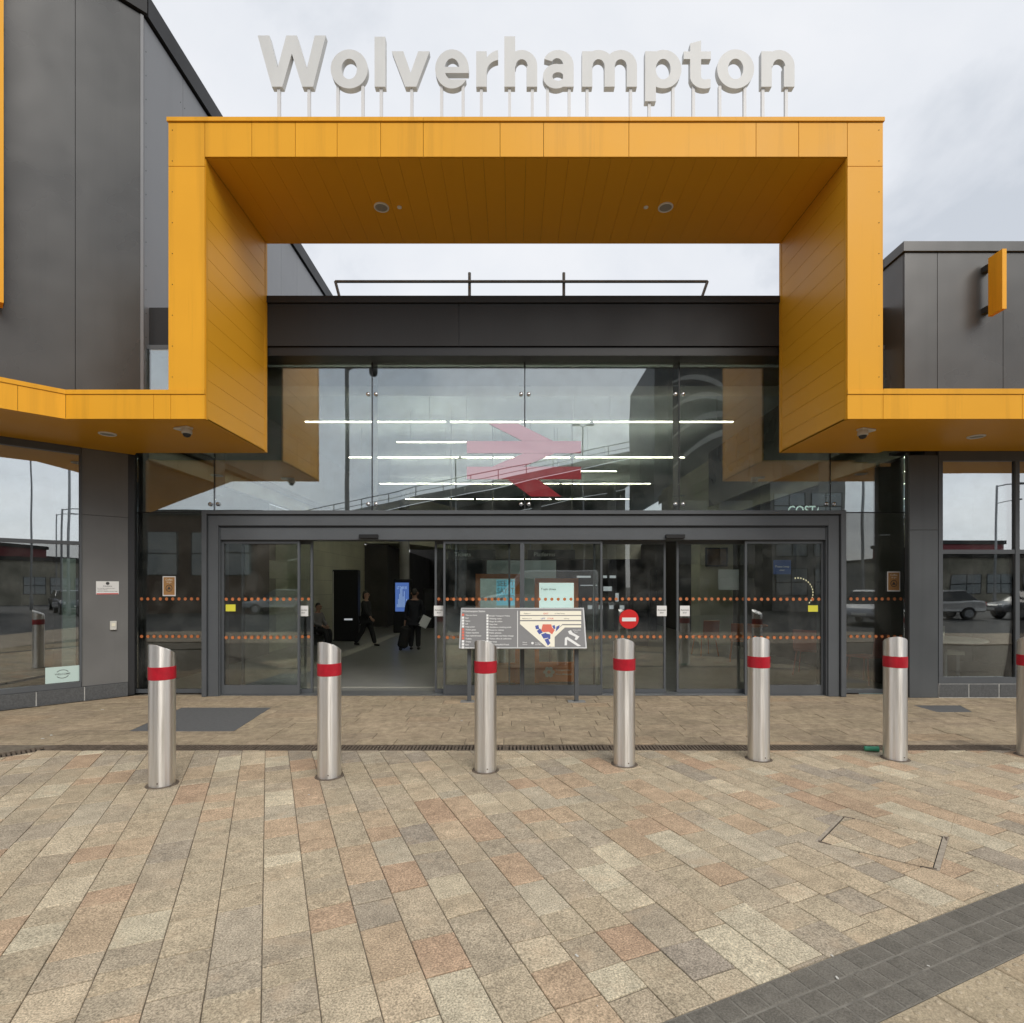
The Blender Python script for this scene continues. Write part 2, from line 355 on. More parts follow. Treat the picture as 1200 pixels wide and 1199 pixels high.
_b.inputs['Anisotropic'].default_value = 0.85; _b.inputs['Anisotropic Rotation'].default_value = 0.25
M['paver'] = stone_mat('sandstone_paver', [(0.0, (0.40, 0.345, 0.275)), (0.15, (0.50, 0.42, 0.30)), (0.3, (0.53, 0.445, 0.315)), (0.45, (0.54, 0.44, 0.305)), (0.6, (0.46, 0.395, 0.30)), (0.72, (0.65, 0.575, 0.42)), (0.85, (0.55, 0.42, 0.285)), (1.0, (0.51, 0.36, 0.245))], speck=0.5, sscale=120)
M['paver2'] = stone_mat('entrance_sandstone', [(0.0, (0.37, 0.30, 0.21)), (0.4, (0.43, 0.35, 0.24)), (0.7, (0.45, 0.36, 0.25)), (0.9, (0.39, 0.315, 0.225)), (1.0, (0.47, 0.355, 0.235))], speck=0.25, blotch=0.38)
M['sett'] = stone_mat('dark_sett', [(0.0, (0.168, 0.156, 0.132)), (0.5, (0.19, 0.176, 0.15)), (0.8, (0.178, 0.165, 0.14)), (1.0, (0.20, 0.186, 0.158))], speck=0.3, blotch=0.2)
M['tactile'] = stone_mat('tactile_slab', [(0.0, (0.46, 0.38, 0.26)), (0.5, (0.50, 0.42, 0.30)), (0.8, (0.42, 0.34, 0.24)), (1.0, (0.50, 0.40, 0.27))], speck=0.3)

# ================================================================== GROUND
def clip(poly, a, b, c):                              # keep a*x+b*y<=c
    out = []; n = len(poly)
    for i in range(n):
        p, q = poly[i], poly[(i+1) % n]; dp = a*p[0]+b*p[1]-c; dq = a*q[0]+b*q[1]-c
        if dp <= 0: out.append(p)
        if (dp < 0 < dq) or (dq < 0 < dp):
            t = dp/(dp-dq); out.append((p[0]+t*(q[0]-p[0]), p[1]+t*(q[1]-p[1])))
    return out
def area(p): return 0.5*abs(sum(p[i][0]*p[(i+1) % len(p)][1]-p[(i+1) % len(p)][0]*p[i][1] for i in range(len(p))))
def outside(poly, quad):                              # parts of poly outside a convex counter-clockwise quad
    res = []
    for i in range(len(quad)):
        (x0, y0), (x1, y1) = quad[i], quad[(i+1) % len(quad)]
        a, b = (y1-y0), -(x1-x0); c = a*x0+b*y0        # inside: a*x+b*y<=c
        o = clip(poly, -a, -b, -c)
        if len(o) >= 3 and area(o) > 2e-4: res.append(o)
        poly = clip(poly, a, b, c)
        if len(poly) < 3: break
    return res
def slab(mb, poly, z, th, tone, bev=0.0025, tilt=(0, 0)):
    n = len(poly)
    a = sum(poly[i][0]*poly[(i+1) % n][1]-poly[(i+1) % n][0]*poly[i][1] for i in range(n))
    if a < 0: poly = poly[::-1]
    cx = sum(p[0] for p in poly)/n; cyy = sum(p[1] for p in poly)/n
    def zt(x, y): return z + (x-cx)*tilt[0] + (y-cyy)*tilt[1]
    top = []
    for x, y in poly:
        d = math.hypot(x-cx, y-cyy) or 1; k = max(0, 1-bev*1.4/d); top.append((cx+(x-cx)*k, cyy+(y-cyy)*k))
    vs = [(x, y, zt(x, y)) for x, y in top] + [(x, y, zt(x, y)-bev) for x, y in poly] + [(x, y, z-th) for x, y in poly]
    fs = [tuple(range(n))]
    for i in range(n):
        j = (i+1) % n; fs.append((i, i+n, j+n, j)); fs.append((i+n, i+2*n, j+2*n, j+n))
    mb.add(vs, fs, None, tone)

def structure(o): o['kind'] = 'structure'; return o
structure(MB().box(-1500, 1500, -1500, 1500, -0.9, -0.075).build('ground', M['terrain']))
structure(MB().box(-70, 70, -60, -3.2, -0.074, -0.03).build('road', M['asphalt']))
# plain continuation of the forecourt behind and beside the viewer
def paving_tex():
    m = bpy.data.materials.new('forecourt_far_paving'); m.use_nodes = True; nt = m.node_tree; L = nt.links; N = nt.nodes; b = N['Principled BSDF']; b.inputs['Roughness'].default_value = .85
    g = N.new('ShaderNodeNewGeometry'); mp = N.new('ShaderNodeMapping'); mp.inputs['Rotation'].default_value = (0, 0, R(-66)); L.new(g.outputs['Position'], mp.inputs[0])
    br = N.new('ShaderNodeTexBrick'); br.inputs['Scale'].default_value = 1; br.inputs['Brick Width'].default_value = .3; br.inputs['Row Height'].default_value = .205; br.inputs['Mortar Size'].default_value = .005
    br.inputs['Color1'].default_value = (.40, .33, .24, 1); br.inputs['Color2'].default_value = (.33, .27, .2, 1); br.inputs['Mortar'].default_value = (.1, .09, .07, 1)
    L.new(mp.outputs[0], br.inputs['Vector']); L.new(br.outputs[0], b.inputs['Base Color']); return m
structure(MB().box(-40, 40, -3.2, 9.5, -0.074, -0.034).build('forecourt_bed', M['bed']))
structure(MB().box(-40, 40, -3.2, 0.55, -0.033, -0.002).build('forecourt_far_side', paving_tex()))

ANG = R(23.6)                                         # courses run up and to the left in the photograph
U = (-math.sin(ANG), math.cos(ANG)); W = (math.cos(ANG), math.sin(ANG))
def uw(u, w): return (U[0]*u + W[0]*w, U[1]*u + W[1]*w)
DR0, DR1 = GD(879.5), GD(872.5)                       # drain channel front and back edge
# dark sett band: line through (0.64,2.096) along W
E0 = 0.64*U[0] + 2.096*U[1]                           # u coordinate of its far edge
BW = 0.318                                            # band width
man = [G(955, 986), G(1101, 1021), G(1112, 981), G(985, 956)]
cxm = sum(p[0] for p in man)/4; cym = sum(p[1] for p in man)/4
def ccw(q): return q if sum(q[i][0]*q[(i+1) % 4][1]-q[(i+1) % 4][0]*q[i][1] for i in range(4)) > 0 else q[::-1]
man = ccw(man)
DXB = PX(62, GD(876.5))                               # where the channel bends towards the viewer

fill = MB()
fill.prism([(-9, .56), (9, .56), (9, DR0-.001), (DXB, DR0-.001), (DXB-3.1, DR0-3.101), (-9, DR0-3.101)], -.0335, -.0065)
fill.prism([(DXB, DR1+.001), (9, DR1+.001), (9, 8.4), (-5.45, 8.4), (-9.2, 4.65), (-9.2, 2.9), (DXB-.145-2.5, DR0+.145-2.5), (DXB-.145, DR0+.147)], -.0335, -.0065)
structure(fill.build('joint_filling', M['bed']))
def gen(u0, u1, w0, w1, cw, lens, gap, ok, rnd):
    res = []; w = w0
    while w < w1:
        u = u0 - rnd.random()*0.4; cw = rnd.choice([.193, .2, .205, .21, .218]); k0 = 0
        while u < u1:
            l = rnd.choice(lens)
            k1 = rnd.uniform(-.006, .006); gc = gap*1.7; p = [uw(u+gc/2-k0, w+gap/2), uw(u+gc/2+k0, w+cw-gap/2), uw(u+l-gc/2+k1, w+cw-gap/2), uw(u+l-gc/2-k1, w+gap/2)]
            u += l; k0 = k1
            q = ok(p)
            if q: res.append(q)
        w += cw
    return res
rnd = random.Random(5)
def ok_front(p):
    for a, b, c in ((0, 1, DR0-0.004), (0, -1, -0.56)):
        p = clip(p, a, b, c)
        if len(p) < 3: return None
    # left of the bend the channel turns 45 degrees towards the viewer
    p = clip(p, -1, 1, DR0-0.004-DXB) if p and (sum(x for x, _ in p)/len(p) < DXB) else p
    if len(p) < 3: return None
    p = clip(p, -U[0], -U[1], -(E0+0.003))
    if len(p) < 3 or area(p) < 6e-4: return None
    cx = sum(x for x, _ in p)/len(p); cyy = sum(y for _, y in p)/len(p)
    if abs(cx) > cyy*0.95 + 0.9: return None
    if math.hypot(cx-cxm, cyy-cym) < 0.8:
        r = outside(p, man)
        return r or None
    return [p]
fp = gen(0.2, 8.5, -5.5, 8.5, 0.205, [0.14, 0.17, 0.2, 0.22, 0.26, 0.28, 0.3, 0.34, 0.38, 0.44], 0.0042, ok_front, rnd)
def paving_set(name, polys, mat, rest_label, limit=300, zj=0.0018, th=0.03):
    root = bpy.data.objects.new(name, None); COL.objects.link(root); root['kind'] = 'structure'
    def size(ps):
        A = sum(area(p) for p in ps); cyy = sum(y for _, y in ps[0])/len(ps[0]); cx = sum(x for x, _ in ps[0])/len(ps[0])
        vis = 1 if (abs(cx) < cyy*0.93 and cyy > 1.95) else 0.001
        return vis*A/max(cyy, .3)**3
    polys.sort(key=size, reverse=True)
    rest = MB()
    for i, ps in enumerate(polys):
        t = rnd.random(); z = rnd.uniform(-zj, zj); tl = (rnd.uniform(-.006, .006), rnd.uniform(-.006, .006))
        mb = MB() if i < limit else rest
        for p in ps: slab(mb, p, z, th, t, tilt=tl)
        if i < limit: mb.build('paver', mat, root, tone=True)
    if rest.v: o = rest.build('distant_pavers', mat, root, tone=True); o['kind'] = 'stuff'
    return root
paving_set('forecourt_paving', fp, M['paver'], '')

# entrance apron between channel and doors: courses along the facade, two inlaid granite covers
mat_quad = ccw([G(150, 857), G(274, 857), G(318, 829), G(213, 829)])
mat2 = ccw([G(1098, 834.5), G(1140, 834.5), G(1125, 826.5), G(1070, 826.5)])
wallq = lambda p: clip(p, -1, 1, 13.80)               # stop at the canted left wall (Y <= X + 13.80)
def ok_back(p):
    for a, b, c in ((0, -1, -DR1-0.004), (0, 1, 8.33)):
        p = clip(p, a, b, c)
        if len(p) < 3: return None
    p = wallq(p)
    if len(p) < 3 or area(p) < 1e-3: return None
    cx = sum(x for x, _ in p)/len(p); cyy = sum(y for _, y in p)/len(p)
    if abs(cx) > cyy*0.95 + 0.6: return None
    out = [p]
    for q in (mat_quad, mat2):
        nx = []
        for pp in out: nx += outside(pp, q)
        out = nx
    return out or None
bp_ = []; y = DR1 + 0.002; k = 0
while y < 8.4:
    x = -8.6 - rnd.random()*0.4
    while x < 8.6:
        l = rnd.choice([0.4, 0.5, 0.6, 0.72]); g = 0.003; sl = 0.035
        p = [(x+g, y+x*sl+g), (x+l-g, y+(x+l)*sl+g), (x+l-g, y+.25+(x+l)*sl-g), (x+g, y+.25+x*sl-g)]
        x += l; q = ok_back(p)
        if q: bp_.append(q)
    y += 0.25
y = DR1 + 0.002
for j in range(1, 4):                                 # fill the wedge that the slight skew leaves at the channel
    yy = DR1 + 0.002 - 0.25*j; x = -8.6
    while x < 8.6:
        l = rnd.choice([0.4, 0.5, 0.6, 0.72]); g = 0.003; sl = 0.035
        p = [(x+g, yy+x*sl+g), (x+l-g, yy+(x+l)*sl+g), (x+l-g, yy+.25+(x+l)*sl-g), (x+g, yy+.25+x*sl-g)]
        x += l; q = ok_back(p)
        if q: bp_.append(q)
paving_set('entrance_paving', bp_, M['paver2'], '', limit=240, zj=0.0012)
for q, nm in ((mat_quad, 'granite_cover'), (mat2, 'granite_cover')):
    mb = MB(); slab(mb, [(sum(p[0] for p in q)/4 + (x-sum(p[0] for p in q)/4)*0.99, sum(p[1] for p in q)/4 + (y-sum(p[1] for p in q)/4)*0.99) for x, y in q], -0.001, 0.03, 0.4, bev=0.003)
    o = mb.build(nm, M['granite'])
    tag(o, 'large dark grey square cover set in the paving by the left doors' if q is mat_quad else 'small dark grey cover set in the paving near the right column', 'cover')

# channel drain: frame rails and a grating of bars over a dark void
dr = thing('drain_channel', 'long slotted iron drain channel running across in front of the doors', 'drain', (0, (DR0+DR1)/2, 0))
def chan(pts_from, pts_to, L0):
    (ax, ay), (bx, by) = pts_from, pts_to
    d = math.hypot(bx-ax, by-ay); ux, uy = (bx-ax)/d, (by-ay)/d
    T = Matrix(((ux, -uy, 0, ax), (uy, ux, 0, ay), (0, 0, 1, 0), (0, 0, 0, 1)))
    return d, T
wch = DR1-DR0
bars = MB(); rails = MB(); void = MB()
for (a, b) in (((DXB, DR0), (9.0, DR0)), ((DXB-3.2*.7071, DR0-3.2*.7071), (DXB+0.0, DR0))):
    d, T = chan(a, b, 0)
    void.box(0, d, 0.004, wch-0.004, -0.032, -0.026, T)
    rails.box(0, d, 0.004, 0.022, -0.025, -0.001, T); rails.box(0, d, wch-0.022, wch-0.004, -0.025, -0.001, T); 
    n = int(d/0.036)
    for i in range(n):
        x = 0.01 + i*0.036
        bars.box(x, x+0.022, 0.0225, wch-0.0225, -0.022, -0.0022, T)
    for i in range(int(d/0.5)): rails.box(i*0.5, i*0.5+0.012, 0.0225, wch-0.0225, -0.022, -0.0016, T)
rails.prism([(DXB, DR0+.004), (DXB, DR1-.004), (DXB-.7071*(wch-.004), DR0+.7071*(wch-.004)), (DXB-.003, DR0+.003)], -.025, -.001)
void.build('channel_bed', M['void'], dr); rails.build('channel_rail', M['iron'], dr)
g_ = bars.build('grating', M['iron'], dr); g_['kind'] = 'stuff'

# recessed inspection cover filled with pavers, steel strips on its two short sides
M['worn'] = pm('worn_steel_strip', (.36, .31, .245), .8, .0, var=.25, scale=30)
mc = thing('inspection_cover', 'paver filled inspection cover with steel edge strips in the forecourt', 'manhole cover', (cxm, cym, 0))
a0 = Vector((*G(955, 986), 0)); a1 = Vector((*G(1101, 1021), 0)); a2 = Vector((*G(1112, 981), 0)); a3 = Vector((*G(985, 956), 0))
def lerp(p, q, t): return p + (q-p)*t
def strip(p, q, w, nm):
    dd = (q-p).normalized(); nn = Vector((-dd.y, dd.x, 0))
    if nn.dot(Vector((cxm, cym, 0))-p) < 0: nn = -nn
    mb = MB(); slab(mb, [tuple((p)[:2]), tuple(q[:2]), tuple((q+nn*w)[:2]), tuple((p+nn*w)[:2])], 0.002, 0.03, 0.5, bev=0.002); return mb.build(nm, M['worn'], mc)
mb = MB(); slab(mb, [(cxm+(x-cxm)*.995, cym+(y-cym)*.995) for x, y in man], -.0045, .02, .5, bev=.001); mb.build('tray', M['void'], mc)
strip(a0, a3, 0.02, 'edge_strip'); strip(a1, a2, 0.028, 'edge_strip')
for c, nb1, nb2 in ((a0, a1, a3), (a1, a0, a2), (a2, a1, a3), (a3, a2, a0)):
    d1 = (nb1-c).normalized(); d2 = (nb2-c).normalized()
    mb = MB(); slab(mb, [tuple((c+d1*.012+d2*.004)[:2]), tuple((c+d1*.09+d2*.004)[:2]), tuple((c+d1*.012+d2*.026)[:2])], 0.0034, 0.02, .2, bev=.002); mb.build('corner_plate', M['iron'], mc)
inner = [tuple(p[:2]) for p in (a0, a1, a2, a3)]
for (p, q, off_) in ((a0, a1, .011), (a1, a2, .034), (a2, a3, .011), (a3, a0, .028)):
    dd = (q-p).normalized(); nn = Vector((dd.y, -dd.x, 0))
    if nn.dot(Vector((cxm, cym, 0))-p) > 0: nn = -nn          # outward
    pp_ = p-nn*off_; inner = clip(inner, nn.x, nn.y, nn.x*pp_.x+nn.y*pp_.y)
inner = ccw(inner)
rm = random.Random(3)
ang2 = R(90-31)
for r_ in range(-6, 7):
    off = 0.205*r_ - .03; u = -0.9 + rm.random()*.2
    while u < .9:
        l = rm.choice([.26, .32, .4]); p = []
        for (uu, ww) in ((u+.003, off+.003), (u+l-.003, off+.003), (u+l-.003, off+.202), (u+.003, off+.202)):
            dx, dy = -U[0], -U[1]; p.append((cxm+dx*uu-dy*ww, cym+dy*uu+dx*ww))
        u += l
        for i in range(4):
            (x0, y0), (x1, y1) = inner[i], inner[(i+1) % 4]; p = clip(p, (y1-y0), -(x1-x0), (y1-y0)*x0-(x1-x0)*y0)
            if len(p) < 3: break
        if len(p) >= 3 and area(p) > 8e-4:
            mb = MB(); slab(mb, p, 0.0015, .03, rm.choice([.76, .8, .84, .55]), bev=.003); mb.build('paver', M['paver'], mc, tone=True)

# dark sett band and blister slabs in the near right corner
sb = bpy.data.objects.new('sett_band', None); COL.objects.link(sb); sb['kind'] = 'structure'
rs = random.Random(8)
w_ = -2.4; cols = []
bedb = MB(); pb = [uw(E0, -3), uw(E0, 6.5), uw(E0-BW, 6.5), uw(E0-BW, -3)]
bedb.prism(pb, -0.031, -0.0042); structure(bedb.build('sett_mortar', pm('sett_mortar', (0.2, 0.187, 0.16), .95, var=.3, scale=14)))
ss = []
rows = 3; rw = BW/rows
for r_ in range(rows):
    w_ = -1.6 - rs.random()*.1
    while w_ < 6.2:
        l = rs.choice([.1, .106, .115]) ; g = .003
        p = [uw(E0-r_*rw-g, w_+g), uw(E0-r_*rw-g, w_+l-g), uw(E0-(r_+1)*rw+g, w_+l-g), uw(E0-(r_+1)*rw+g, w_+g)]; w_ += l
        ss.append(p)
for p in ss:
    mb = MB(); slab(mb, p, rs.uniform(-.003, 0), .028, rs.random(), bev=.004); mb.build('sett', M['sett'], sb, tone=True)
tp = bpy.data.objects.new('tactile_paving', None); COL.objects.link(tp); tp['kind'] = 'structure'
bl = MB()
for r_ in range(3):
    for k in range(-2, 14):
        u1 = E0-BW-r_*.4; w0 = k*.4+.17*r_; g = .003
        p = [uw(u1-g, w0+g), uw(u1-g, w0+.4-g), uw(u1-.4+g, w0+.4-g), uw(u1-.4+g, w0+g)]
        p = clip(p, 0, -1, -0.56)
        if len(p) < 3 or area(p) < .01: continue
        mb = MB(); slab(mb, p, rs.uniform(-.002, .001), .03, rs.random(), bev=.004)
        so = mb.build('slab', M['tactile'], tp, tone=True)
        dm = MB()
        for i in range(6):
            for j in range(6):
                x, y = uw(u1-.4+.033+i*.0667, w0+.033+j*.0667)
                if y < .6: continue
                dm.lathe([(.0125, -.001), (.0115, .0025), (.008, .0045), (.003, .0052)], 8, Matrix.Translation((x, y, .0)))
        if dm.v:
            d_ = dm.build('blister', M['tactile'], so, tone=True, smooth=True); d_['kind'] = 'stuff'
# litter: cigarette ends, gum, paper scraps (too many and too small to pick apart)
lt = MB(); rg = random.Random(21)
for (px, py, s) in ((684, 1033, .012), (676, 1121, .02), (975, 1121, .013), (981, 1147, .018), (1169, 1039, .01), (1088, 1133, .01), (541, 845, .03), (673, 840, .018), (610, 845, .014), (1163, 868, .016), (362, 932, .014), (700, 1180, .006), (903, 911, .016), (50, 866, .03), (60, 862, .04), (120, 832, .03)):
    x, y = G(px, py); a = rg.random()*3; s *= .55
    lt.prism([(-s, -s*.3), (-s*.2, -s*.5), (s, -s*.2), (s*.8, s*.4), (-s*.5, s*.45)], .003, .0055, Matrix.Translation((x, y, 0)) @ Matrix.Rotation(a, 4, 'Z'))
lo = lt.build('litter', M['offwhite']); lo['kind'] = 'stuff'; lo['label'] = 'scattered pale litter scraps and cigarette ends on the paving'; lo['category'] = 'litter'
cx_, cy_ = G(1021, 881)
cc = MB().lathe([(.02, -.06), (.023, -.055), (.023, .04), (.028, .055), (.028, .062)], 14, Matrix.Translation((cx_, cy_, .03)) @ Matrix.Rotation(R(78), 4, 'Z') @ Matrix.Rotation(R(90), 4, 'X')).build('drink_carton', pm('green_carton', (.06, .32, .19), .5), smooth=True)
tag(cc, 'small crushed green carton lying by the drain channel', 'litter')

# ================================================================== STATION BUILDING
YG, YF, YP, YD, YR = 8.45, 8.18, 6.52, 8.25, 8.06
bd = thing('station_building', 'grey clad station building with glass entrance front', 'building', (0, 9.0, 0))
# canted left wall: K + s * (-.7071,-.7071); local frame x=s along wall, y = outward normal
KX, KY = -5.54, 8.38
r2 = math.sqrt(.5)
TL = Matrix(((-r2, r2, 0, KX), (-r2, -r2, 0, KY), (0, 0, 1, 0), (0, 0, 0, 1)))   # local (s, n, z); n outwards (+x,-y)
def ps(p): t = (p-CX)/F; return (KY - (KY-KX)/(1-t)) / r2                       # s of a photo column on this wall
ztl, zbl = 10.17, 3.84
sw = [0.0, .80, 1.62, 2.44, 3.26, 4.08, 4.9]
for i in range(6):
    box('cladding_panel', M['clad'], bd, sw[i]+(.03 if i == 0 else .004), sw[i+1]-.004, -.03, 0, zbl, ztl, M=TL)
box('cladding_backing', M['black'], bd, 0.01, 4.9, -.2, -.031, zbl, ztl, M=TL)
box('corner_trim', M['side_clad'], bd, -.012, .029, -.03, .012, zbl, ztl, M=TL)
box('coping', M['clad_dark'], bd, -.05, 4.95, -.25, .05, ztl+.03, 10.54, M=TL)
# left block's side wall receding
for i in range(16):
    y0 = KY + .03 + i*1.0
    box('cladding_panel', M['side_clad'], bd, KX-.03, KX, y0+.004, y0+.996, 4.0, ztl)
box('cladding_backing', M['black'], bd, KX-.3, KX-.031, KY+.03, KY+16.2, 3.9, ztl)
box('coping', M['clad_dark'], bd, KX-.4, KX+.05, KY+.06, KY+16.2, ztl+.04, 10.54)
box('gutter_shadow_gap', M['black'], bd, KX-.25, KX-.02, KY+.06, KY+16.2, ztl, ztl+.04)
# ground storey of the canted wall
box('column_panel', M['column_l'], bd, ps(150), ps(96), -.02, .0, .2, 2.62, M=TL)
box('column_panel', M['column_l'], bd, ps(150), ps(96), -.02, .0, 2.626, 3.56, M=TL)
box('column_core', M['frame_dk'], bd, ps(158), ps(95), -.3, -.021, .0, 3.6, M=TL)
for i in range(9):
    s0 = .18+i*.52
    box('plinth_stone', M['plinth'], bd, s0+.006, s0+.514, -.1, .03, 0.004, .195, M=TL, bevel=.004)
box('plinth_mortar', M['mortar_lt'], bd, .19, 4.8, -.09, .024, 0.0, .19, M=TL)
wl_ = MB(TL); s0, s1, s2 = ps(93), 2.6, 4.6
wl_.box(ps(95), 4.7, -.06, .02, .2, .27); wl_.box(ps(95), 4.7, -.06, .02, 3.46, 3.56)
wl_.box(ps(95.5), s0, -.061, .021, .271, 3.459)
for s_ in (s1, s2): wl_.box(s_, s_+.06, -.06, .02, .27, 3.46)
wl_.box(s0, s1, -.05, .015, 2.19, 2.24); wl_.box(s1+.06, s2, -.05, .015, 2.19, 2.24)
wfl = wl_.build('window_frame', M['frame'], bd)
for (a, b) in ((s0, s1), (s1+.06, s2)):
    for (z0, z1) in ((.27, 2.19), (2.24, 3.46)):
        MB(TL).box(a+.001, b-.001, -.03, -.018, z0+.001, z1-.001).build('pane', M['glass_side'] if z0 > 1 else M['glass_low'], wfl)
box('window_head', M['black'], bd, .1, 4.8, -.2, .04, 3.561, 3.60, M=TL)
box('corner_filler', M['frame_dk'], bd, -6.4, -5.62, YG+.06, YG+.2, 0, 3.9)
# room behind the canted window
rm_ = MB(TL); rm_.box(.72, 4.7, -3.0, -2.9, 0, 3.6); rm_.box(.7, .75, -2.9, -.3, 0, 3.6); rm_.box(.72, 4.7, -2.9, -.1, -.02, .02); rm_.box(.72, 4.7, -2.9, -.1, 3.5, 3.56)
rm_.build('shop_wall', M['int_dark'], bd)
box('shop_pillar', pm('pillar_pale_green', (.45, .55, .5), .6), bd, s0+.03, s0+.17, -.22, -.08, .3, 2.0, M=TL)

rv2 = MB()
for k in range(16):
    for yy_ in (KY+.08, KY+.96, KY+1.08): rv2.lathe([(.009, 0), (.007, .004)], 6, Matrix.Translation((KX, yy_, 4.3+k*.36)) @ Matrix.Rotation(R(90), 4, 'Y'))
rv2.build('fixing_heads', M['frame_dk'], bd)['kind'] = 'stuff'
# right block: front cladding, side, coping
XR0 = PX(1060, YR); zt = 6.42
rx = [XR0, PX(1098.5, YR), PX(1175.5, YR), PX(1175.5, YR)+.95, PX(1175.5, YR)+1.9, PX(1175.5, YR)+2.85]
for i in range(5): box('cladding_panel', M['clad'], bd, rx[i]+.004, rx[i+1]-.004, YR, YR+.03, zbl, zt)
box('cladding_backing', M['black'], bd, XR0+.02, rx[5], YR+.031, YR+.3, zbl, zt+.02)
box('coping', M['clad'], bd, XR0-.03, rx[5], YR-.03, YR+.4, zt+.012, 6.57)
for i in range(8): box('cladding_panel', M['side_clad'] if 0 else M['clad'], bd, XR0, XR0+.03, YR+.034+i, YR+1.026+i, 3.9, zt)
box('coping', M['clad'], bd, XR0-.03, XR0+.4, YR+.41, YR+9, zt+.012, 6.57)
box('roof_slab', M['conc_dk'], bd, XR0+.05, rx[5], YR+.41, 17, zt-.1, zt)
# right ground storey
XC0, XC1 = PX(1066, YR), PX(1100, YR)
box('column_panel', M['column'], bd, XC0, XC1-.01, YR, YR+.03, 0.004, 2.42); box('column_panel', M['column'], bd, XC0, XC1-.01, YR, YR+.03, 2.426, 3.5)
box('column_core', M['frame_dk'], bd, XC0+.24, XC1, YR+.031, YR+.4, 0.002, 3.58); box('column_return', M['frame_dk'], bd, XC0, XC0+.02, YR+.031, YR+.1, 0.002, 3.58)
wr = MB(); xm = PX(1190, YR); xs = [XC1, xm, xm+1.2, xm+2.4]
wr.box(XC1, 9.8, YR, YR+.07, .21, .30); wr.box(XC1, 9.8, YR, YR+.07, 3.42, 3.56)
for x in xs: wr.box(x, x+.06, YR-.002, YR+.072, .302, 3.418)
for i in range(3): wr.box(xs[i]+.061, xs[i+1]-.001, YR+.005, YR+.065, 2.08, 2.14)
wfr = wr.build('window_frame', M['frame'], bd)
for i in range(3):
    for z0, z1 in ((.30, 2.08), (2.14, 3.42)): box('pane', M['glass_side'] if z0 > 1 else M['glass_door'], wfr, xs[i]+.061, xs[i+1]-.001, YR+.03, YR+.042, z0+.001, z1-.001)
for i in range(8):
    x0 = XC1 + .005 + i*.435
    box('plinth_stone', M['plinth'], bd, max(XC1+.003, x0), x0+.42, YR-.01, YR+.1, .012, .2, bevel=.004)
box('plinth_mortar', M['mortar_lt'], bd, XC1, 9.8, YR-.004, YR+.09, .0, .205)
box('window_head', M['black'], bd, XC0-.1, 9.8, YR-.02, YR+.3, 3.561, 3.60)
box('corner_filler', M['frame_dk'], bd, PX(1068, YG)+.002, 6.3, YG+.02, YG+.2, 0.002, 3.9)
# right shop interior
rr = MB(); rr.box(6.1, 10, 12.0, 12.1, 0, 3.6); rr.box(9.9, 10, 8.2, 12, 0, 3.6); rr.box(6.1, 9.9, 8.15, 12, -.02, .01); rr.box(6.1, 9.9, 8.15, 12, 3.52, 3.56)
rr.build('shop_wall', M['int_dark'], bd)

# fascia over the glass and its cap
box('fascia_panel', M['clad_dark'], bd, PX(300, YF), PX(537.5, YF), YF, YF+.02, 5.13, 5.745)
box('fascia_panel', M['clad_dark'], bd, PX(538.3, YF), PX(924, YF), YF, YF+.02, 5.13, 5.745)
box('fascia_core', M['black'], bd, -4.0, 4.3, YF+.021, YF+.5, 5.14, 5.74)
box('fascia_cap', M['clad_dark'], bd, PX(300, YF), PX(924, YF), YF-.03, YF+.55, 5.752, 5.85)
box('fascia_soffit', M['black'], bd, -4.3, 4.6, YF+.03, YG+.1, 5.0, 5.128)
box('side_fascia', M['clad_dark'], bd, KX+.01, -3.95, 8.52, 8.8, 5.27, 5.86); box('side_fascia', M['clad_dark'], bd, 4.25, XR0-.01, 8.52, 8.8, 5.27, 5.86)
box('side_fascia_ledge', M['frame'], bd, KX+.01, -3.95, 8.46, 8.8, 5.2, 5.265); box('side_fascia_ledge', M['frame'], bd, 4.25, XR0-.01, 8.46, 8.8, 5.2, 5.265)
box('roof_slab', M['conc_dk'], bd, KX+.01, XR0-.01, 8.82, 26, 5.55, 5.83)
# glass front
mull = [PX(160, YG), PX(251, YG), PX(436, YG), PX(615, YG), PX(796, YG), PX(973, YG), PX(1061, YG)]
ZT, ZB = 5.19, PZ(601, YG)
cw = bd
panes = []
for i in range(6):
    p = box('pane', M['glass_up'], cw, mull[i]+.008, mull[i+1]-.008, YG, YG+.016, ZB+.012, ZT); panes.append(p)
for (a, b) in ((0, 1), (5, 6)):
    p = box('pane', M['glass_door'], cw, mull[a]+.008, mull[b]-.008, YG, YG+.016, .06, ZB-.006); panes.append(p)
    box('glazing_rail', M['frame_dk'], cw, mull[a], mull[b], YG-.004, YG+.02, ZB-.005, ZB+.011)
    box('glazing_rail', M['frame'], cw, mull[a], mull[b], YG-.02, YG+.03, 0.002, .059)
box('end_frame', M['frame_dk'], cw, PX(150, YG)-.02, mull[0]+.004, YG-.05, YG+.1, 0.001, 5.2)
box('end_frame', M['frame_dk'], cw, mull[6]-.004, PX(1068, YG), YG-.05, YG+.1, 0.001, 5.2)
